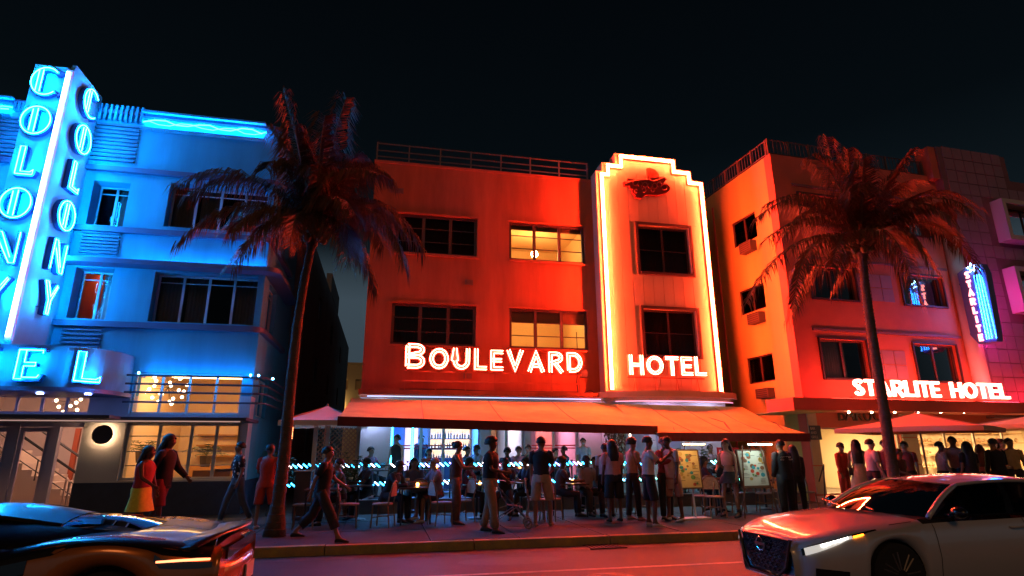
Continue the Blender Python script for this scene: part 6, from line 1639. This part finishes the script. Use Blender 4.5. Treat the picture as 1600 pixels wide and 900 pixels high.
    if top:
        b = MB(); lo = {'crop': .20, 'tank': -.04, 'tee': -.08, 'long': -.08, 'jacket': -.16, 'tunic': -.30, 'dress': -.04}[top]
        prof = [(lo, .168, .135), (0, .166, .132), (.12, .152, .122), (.26, .168, .136), (.38, .188, .132), (.455, .165, .105), (.495, .085, .075), (.515, .068, .064)]
        if top == 'jacket' or top == 'tunic': prof = [(q[0], q[1]*1.08, q[2]*1.10) for q in prof]
        rows = [ring(up((0, 0, v)), rx, ry) for v, rx, ry in prof if v >= lo-.001]; b.grid(rows, closed=True)
        if top != 'crop' and top != 'tank' and top != 'dress' or top in ('tee',):
            for sp_, el, wr, pm in hands:
                full = top in ('long', 'jacket'); e1 = sp_.lerp(el, 1 if full else .72); pts = [sp_+(nk-sp_)*.22, sp_, sp_.lerp(e1, .5), e1]+([el.lerp(wr, .5), el.lerp(wr, .94)] if full else [])
                rr = [.055, .074, .066, .062]+([.054, .045] if full else []); b.tube([S(p) for p in pts], [r*s*build for r in rr], 10)
        cloth({'jacket': 'jacket', 'dress': 'dress_top', 'crop': 'crop_top', 'tank': 'vest'}.get(top, 'shirt'), tc_, b)
    if bot in ('shorts', 'trousers', 'capri', 'leggings'):
        b = MB(); k = .80 if bot == 'leggings' else 1.0
        b.grid([ring(up((0, 0, .03)), .160*k+.012, .128), ring(up((0, 0, -.04)), .172, .140), ring(off+Vector((0, 0, -.12)) if pose != 'sit' else up((0, 0, -.08)), .170, .142, Matrix.Identity(3))], closed=True)
        for g in (L, Rr):
            hp, kn, an = g; hi = hp+Vector((0, 0, .03)); wd = (.100*k, .094*k, .078*k, .068*k, .060*k)
            if bot == 'shorts': pts = [hi, hp.lerp(kn, .4), hp.lerp(kn, .95), kn.lerp(an, .02)]; rr = [wd[0], .100, .094, .092]
            elif bot == 'capri': pts = [hi, hp.lerp(kn, .5), kn, kn.lerp(an, .6)]; rr = [wd[0], wd[1], wd[2]+.008, wd[3]+.012]
            else: pts = [hi, hp.lerp(kn, .5), kn, kn.lerp(an, .5), kn.lerp(an, .97)]; rr = [wd[0], wd[1], wd[2], wd[3], wd[4]]
            b.tube([S(p) for p in pts], [r*s*build for r in rr], 12)
        cloth('shorts' if bot == 'shorts' else 'trousers', bc, b)
    elif bot in ('skirt', 'longskirt', 'mini'):
        kl = {'mini': .42, 'skirt': .92, 'longskirt': 1.75}[bot]; b = MB(); rows = [ring(up((0, 0, .05)), .150, .122), ring(up((0, 0, -.03)), .175, .145)]
        for t in (.3, .6, 1.0):
            tt = kl*t; q = [(g[0].lerp(g[1], min(1, tt)) if tt <= 1 else g[1].lerp(g[2], tt-1)) for g in (L, Rr)]; c_ = (q[0]+q[1])/2; d = (q[0]-q[1]); ex = abs(d.x)/2+.115+.03*t; ey = abs(d.y)/2+.125+.03*t
            rows.append([S(c_+Vector(((ex+.010*math.sin(i*2.6))*math.cos(2*PI*i/14), (ey+.010*math.cos(i*2.1))*math.sin(2*PI*i/14), 0))) for i in range(14)])
        b.grid(rows, closed=True); cloth('skirt', bc, b)
    if shoe:
        for g in (L, Rr):
            an = g[2]; b = MB(); rows = []
            for yy, w_, h_ in ((.05, .030, .055), (.02, .040, .085), (-.05, .042, .075), (-.12, .046, .05), (-.17, .040, .035), (-.20, .018, .022)):
                rows.append([S(an+Vector((w_*math.cos(2*PI*i/10), yy, -.085+h_*.5+h_*.5*math.sin(2*PI*i/10)+.002))) for i in range(10)])
            b.grid(rows, closed=True); b.add(rows[0], [tuple(range(10))]); b.add(rows[-1], [tuple(range(9, -1, -1))])
            if extra == 'boots': b.tube([S(an+Vector((0, .0, -.03))), S(an+Vector((0, 0, .10)))], .05*s, 10)
            cloth('boot' if extra == 'boots' else 'shoe', shoe, b)
    if extra == 'mask': MB().ball(S(hd((0, -.085, .092))), .042*s, 8, sy=.5).build('face_mask', mat('pale_mask', (.5, .65, .75), .7), root, smooth=True)
    if extra == 'bag':
        hp = up((.20, -.03, -.02)); b = MB(); b.box(hp.x*s-.04, hp.x*s+.05, hp.y*s-.12, hp.y*s+.12, hp.z*s-.12, hp.z*s+.08); b.build('shoulder_bag', mat('bag_leather', (.03, .02, .02), .4), root)
        MB().tube([S(hp+Vector((0, -.08, .08))), S(up((-.14, -.10, .46))), S(up((-.1, .10, .46))), S(hp+Vector((0, .08, .08)))], .012, 5).build('bag_strap', MATS['bag_leather'], root)
    if extra == 'phone':
        q = hands[1][3]*s; MB().box(q.x-.035, q.x+.035, q.y-.03, q.y-.02, q.z, q.z+.14).build('phone', emis('phone_screen', (.7, .85, 1.0), 2.2), root)
    if extra == 'text':
        text('CITY TEAM', .055, 'back_lettering', mat('white_lettering', (.8, .8, .8), .5), root, S(up((.15, .150, .36))), (PI/2, 0, PI), .001)
        text('SECURITY STAFF', .045, 'back_lettering', mat('white_lettering', (.8, .8, .8), .5), root, S(up((.17, .150, .31))), (PI/2, 0, PI), .001)
    return root
BLK, WHT, DRED = (.015, .015, .018), (.62, .58, .55), (.30, .03, .03)
def floral():
    m = mat('floral_shirt', (.03, .03, .04), .8); t = m.node_tree
    g = t.nodes.new('ShaderNodeTexCoord'); v = t.nodes.new('ShaderNodeTexVoronoi'); v.inputs['Scale'].default_value = 13; r = t.nodes.new('ShaderNodeValToRGB')
    r.color_ramp.interpolation = 'CONSTANT'; r.color_ramp.elements[0].color = (.75, .7, .6, 1); r.color_ramp.elements[1].position = .36; r.color_ramp.elements[1].color = (.02, .02, .03, 1)
    t.links.new(g.outputs['Object'], v.inputs['Vector']); t.links.new(v.outputs['Distance'], r.inputs[0]); t.links.new(r.outputs[0], t.nodes['Principled BSDF'].inputs['Base Color']); return m
FLO = floral()
def P_(label, px, py, face, outfit, **k):     # standing: feet at the pixel, on the pavement
    z = k.pop('z', SW); c = at_z(px, py, z); return person(label, c.x, c.y, z, face, outfit, **k)
def PY_(label, px, Y, face, outfit, **k):     # placed by column and depth
    z = k.pop('z', SW); c = at_y(px, 760, Y); return person(label, c.x, Y, z, face, outfit, **k)
GW, GQ, GD, GS = 'people walking on the pavement', 'people standing and waiting outside the middle hotel', 'diners at the middle hotel', 'people outside the right hotel'
PY_('woman with long black hair, red top and full yellow skirt walking right', 222, 12.3, 78, ('tank', (.45, .05, .05), 'skirt', (.85, .80, .08), BLK), pose='walk', h=1.62, hair='long', skin='d', group=GW, build=1.18, legs=((16, 6, 3), (-10, 8, 3)), arms=((20, 14, 40, 10), (8, 12, 10, 0)))
PY_('bearded man in open black jacket and dark red shorts beside the yellow skirt', 252, 12.9, 80, ('jacket', BLK, 'shorts', (.22, .03, .03), BLK), pose='walk', h=1.83, hair='locs', skin='d', group=GW, build=1.08, legs=((10, 5, 3), (-12, 10, 3)))
P_('man in black and white floral shirt and grey trousers walking left', 364, 818, -65, ('tee', FLO, 'trousers', (.10, .11, .13), WHT), pose='walk', h=1.74, skin='m', group=GW, arms=((20, 8, 70, 20), (-8, 8, 25, 0)), legs=((22, 10, 2), (-14, 16, 2)))
P_('person in red top and red shorts seen from behind beside the palm trunk', 409, 826, 170, ('tee', (.55, .05, .03), 'shorts', (.60, .06, .03), WHT), pose='weight', h=1.64, hair='short', skin='m', group=GW, build=1.08, eyes=False, arms=((18, 14, 70, 30), (18, 14, 70, 30)))
c = P_('woman in black T-shirt and cropped black trousers striding right', 497, 847, 82, ('tee', BLK, 'capri', (.03, .03, .035), BLK), pose='walk', h=1.66, skin='m', group=GW, legs=((30, 8, 2), (-24, 22, 2)), arms=((-28, 8, 16, 0), (26, 8, 30, 0)), build=1.06, lean=5)
PY_('waitress with hair bun in sleeveless black dress behind the ropes', 618, 17.0, -35, ('tank', BLK, 'skirt', BLK, BLK), z=TZ, h=1.68, hair='bun', skin='l', group=GD)
PY_('hunched diner in dark hooded top with back to the rope lights', 606, 13.9, 60, ('jacket', (.02, .02, .03), 'trousers', (.02, .02, .03), BLK), pose='sit', lean=24, h=1.70, group=GD, hair='short', skin='d', hnod=15)
PY_('diner in pale cap facing the candle table from the right', 684, 14.0, -70, ('tee', (.25, .22, .3), 'shorts', (.1, .08, .08), WHT), pose='sit', lean=10, h=1.72, hair='cap', hcol=(.35, .33, .36), group=GD)
PY_('standing woman in dark vest and brown wide trousers holding a tray of food', 712, 13.2, 75, ('tank', (.10, .04, .035), 'trousers', (.16, .08, .06), BLK), h=1.70, hair='bun', skin='m', group=GQ, arms=((35, 8, 55, 0), (30, 8, 60, 0)), pose='weight')
P_('heavy man in black T-shirt and khaki trousers walking right', 765, 832, 60, ('tee', BLK, 'trousers', (.34, .22, .13), BLK), pose='walk', h=1.76, hair='afro', skin='d', group=GW, build=1.12, legs=((14, 8, 3), (-8, 8, 3)), arms=((20, 10, 60, 20), (8, 10, 40, 10)))
P_('tall man in black shirt and khaki shorts seen from behind', 847, 823, 155, ('tee', BLK, 'shorts', (.42, .30, .22), (.3, .2, .15)), h=1.78, hair='short', skin='m', group=GQ, build=1.04, pose='weight', eyes=False)
PY_('bearded man seated on a bistro chair in a pale open shirt', 916, 14.25, 12, ('jacket', (.40, .28, .26), 'trousers', (.05, .04, .04), BLK), pose='sit', h=1.74, skin='d', group=GD, arms=((25, 12, 30, 20), (25, 12, 30, 20)))
P_('broad person with long locs in pink T-shirt and black shorts seen from behind', 962, 815, 178, ('tee', (.62, .30, .28), 'shorts', BLK, BLK), h=1.72, hair='locs', skin='d', group=GQ, build=1.15, eyes=False)
PY_('person in white T-shirt half hidden on the left of the pink shirted figure', 947, 13.9, 150, ('tee', (.60, .50, .50), 'shorts', BLK, BLK), h=1.66, group=GQ, eyes=False, skin='d')
P_('slim young man with curly hair in tan top turned to the right', 992, 813, 100, ('tee', (.45, .30, .22), 'trousers', (.04, .03, .03), (.4, .25, .2)), h=1.76, hair='afro', skin='m', group=GQ, build=.92)
P_('man in black cap, white T-shirt, long black shorts and white sneakers', 1018, 823, 75, ('tee', WHT, 'shorts', BLK, WHT), h=1.78, hair='cap', hcol=BLK, skin='d', group=GQ, arms=((45, 8, 85, 20), (40, 8, 80, 20)), pose='weight')
PY_('man in dark red long sleeved shirt and black trousers with crossed arms', 1040, 12.9, 15, ('long', DRED, 'trousers', BLK, BLK), h=1.78, hair='short', skin='m', group=GQ, arms=((38, 10, 85, 55), (38, 10, 85, 55)))
P_('man in long pale T-shirt and pink shorts facing the group, head bowed', 1056, 814, -70, ('tunic', (.60, .48, .42), 'shorts', (.45, .22, .18), (.6, .5, .48)), h=1.80, hair='short', skin='d', group=GQ, lean=7, hnod=14)
P_('young woman in crop top, black mini shorts and boots by the white menu board', 1146, 808, -60, ('crop', (.45, .20, .16), 'mini', BLK, BLK), h=1.74, hair='long', hcol=(.03, .012, .008), skin='m', group=GQ, extra='boots', pose='weight', build=.92)
PY_('officer in black uniform shirt with pale lettering across the back', 1228, 12.6, 182, ('long', BLK, 'trousers', BLK, BLK), h=1.72, hair='short', skin='m', group=GQ, build=1.2, eyes=False, extra='text')
PY_('woman in black standing close on the right of the lettered shirt', 1246, 12.9, 165, ('long', (.03, .025, .03), 'trousers', BLK, BLK), h=1.60, hair='long', skin='m', group=GQ, eyes=False)
# diners on the terrace behind the ropes: heads show above the strands
tops = [(.25, .05, .05), (.05, .15, .30), (.35, .32, .34), (.06, .05, .06), (.40, .15, .20), (.10, .20, .18)]
dn = [(668, 'diner in blue shirt on the terrace, left of the candle', 'short', 'm', 20), (727, 'bald looking diner low behind the upper rope, left of the walking man', 'short', 'd', 60), (745, 'diner with cropped hair on the terrace just left of the big walking man', 'short', 'd', -60),
      (793, 'diner with round dark hair on the terrace right of the walking man', 'afro', 'd', -20), (810, 'small diner beside the round haired one on the terrace', 'short', 'm', 10), (825, 'diner with red tinted face on the terrace, left of the tall man', 'short', 'l', 15), (868, 'diner with pink lit hair right of the tall man on the terrace', 'bun', 'l', 30),
      (884, 'diner in dark top facing left on the terrace', 'short', 'd', -80), (1113, 'woman with long dark hair seated between the menu boards', 'long', 'm', 10), (1062, 'diner partly behind the yellow menu board', 'short', 'm', -30), (575, 'diner low at the left end of the terrace rail', 'short', 'm', 50), (1140, 'diner behind the young woman in the crop top', 'short', 'd', -10)]
for i, (px, lab, hr, sk, fc) in enumerate(dn):
    PY_(lab, px, 17.55 if px not in (727, 810) else 17.2, fc, ('tee', tops[i % 6], 'trousers', BLK, BLK), pose='sit', z=TZ, h=1.72+.06*((i*7) % 3-1), hair=hr, skin=sk, group=GD)
PY_('waiter with face mask and pale shirt standing behind the lower rope', 913, 17.3, -5, ('tee', (.40, .45, .60), 'trousers', BLK, BLK), z=TZ, h=1.60, hair='short', skin='l', group=GD, extra='mask')
PY_('barman in black standing inside the bar, left of the bottle shelves', 655, 19.2, 30, ('long', BLK, 'trousers', BLK, BLK), z=.44, h=1.72, group=GD)
# right hotel
PY_('person in fitted red two piece outfit and face mask by the bright shop', 1321, 14.6, 8, ('long', (.55, .06, .03), 'trousers', (.50, .06, .03), BLK), z=.16, h=1.68, hair='short', skin='m', group=GS, extra='mask', build=.92)
PY_('woman with very long dark hair and white dress turned to the shop window', 1347, 14.2, 140, ('tank', (.6, .5, .42), 'longskirt', (.6, .5, .42), BLK), z=.16, h=1.75, hair='long', skin='m', group=GS, eyes=False, extra='bag')
PY_('man in pale uniform shirt with red shoulder patch left of the palm trunk', 1368, 12.9, 70, ('tee', (.60, .50, .45), 'trousers', BLK, BLK), z=.16, h=1.74, skin='l', group=GS, build=1.08)
for px, Y, fc, lab, hr, col, hh, sk in ((1392, 13.4, -30, 'short haired woman in dark red just left of the palm trunk', 'short', (.3, .05, .04), 1.66, 'l'), (1411, 12.7, 20, 'child in dark top low beside the palm trunk', 'short', (.12, .04, .04), 1.50, 'm'), (1424, 13.6, -50, 'woman with dark bob in red blouse right of the palm trunk', 'bun', (.45, .08, .05), 1.66, 'l'),
      (1478, 13.2, 60, 'bearded man in light pink shirt, left of the umbrella pair', 'short', (.62, .42, .38), 1.72, 'm'), (1502, 13.1, -60, 'man in light pink shirt facing the bearded man', 'short', (.60, .38, .34), 1.74, 'm'), (1524, 12.7, 170, 'woman with long dark hair seen from behind in front of the pink shirts', 'long', (.03, .02, .02), 1.64, 'm'),
      (1543, 13.4, 150, 'woman with reddish long hair in a red top', 'long', (.5, .10, .08), 1.64, 'l'), (1567, 12.6, 165, 'broad man in black jacket seen from behind at the right', 'short', BLK, 1.68, 'm'), (1577, 14.2, -20, 'woman with dark hair looking left in the far crowd', 'long', (.2, .12, .12), 1.70, 'l'), (1591, 12.9, -40, 'man in gold patterned shirt at the right edge', 'short', (.55, .38, .15), 1.76, 'm')):
    PY_(lab, px, Y, fc, ('tee' if col != BLK else 'jacket', col, 'trousers', (.04, .03, .03), BLK), z=.16, h=hh+((px*7) % 5-2)*.035, hturn=((px*3) % 7-3)*9, hair=hr, skin=sk, group=GS, pose='weight' if px % 2 else 'stand', eyes=abs(fc) < 100, hcol=(.012, .008, .006) if px != 1543 else (.12, .02, .01))
dr = person('driver at the wheel of the pale sedan, hands forward', 4.59+2.60, 6.84-.36, .10, -90, ('tee', (.05, .04, .04), 'trousers', BLK, BLK), pose='sit', h=1.52, skin='m', legs=((84, 30, 6), (80, 30, 6)), arms=((45, 6, 35, 0), (45, 6, 35, 0)), lean=-8)

for px, Y, fc, lab, hr, col, sk in ((533, 13.9, -80, 'diner in dark green at the leftmost square table facing left', 'short', (.03, .08, .05), 'm'), (576, 15.0, -70, 'diner in dark shirt between the walking woman and the hunched diner', 'short', (.05, .05, .07), 'd'),
      (728, 14.5, 70, 'diner in wine red top half hidden by the standing woman in brown', 'long', (.18, .03, .05), 'm'), (790, 14.2, -20, 'diner in black behind the pushchair with head bowed', 'short', BLK, 'd'), (826, 14.7, -75, 'diner in navy shirt behind the left arm of the tall man', 'bun', (.03, .04, .12), 'm'),
      (874, 14.0, 80, 'diner in dark vest at the left of the square table with a candle', 'afro', (.08, .04, .04), 'd'), (645, 14.6, 5, 'diner facing the street beyond the candle table', 'long', (.10, .10, .16), 'm'), (934, 14.9, -60, 'diner in grey shirt between the seated man and the pink shirt', 'short', (.14, .12, .13), 'm'),
      (1098, 14.3, 60, 'diner in dark blouse right of the yellow menu board', 'long', (.10, .03, .05), 'm'), (1132, 14.4, -70, 'diner in black facing left beside the young woman in the crop top', 'short', BLK, 'd')):
    PY_(lab, px, Y, fc, ('tee', col, 'trousers', BLK, BLK), pose='sit', h=1.70, hair=hr, skin=sk, group=GD, lean=8)
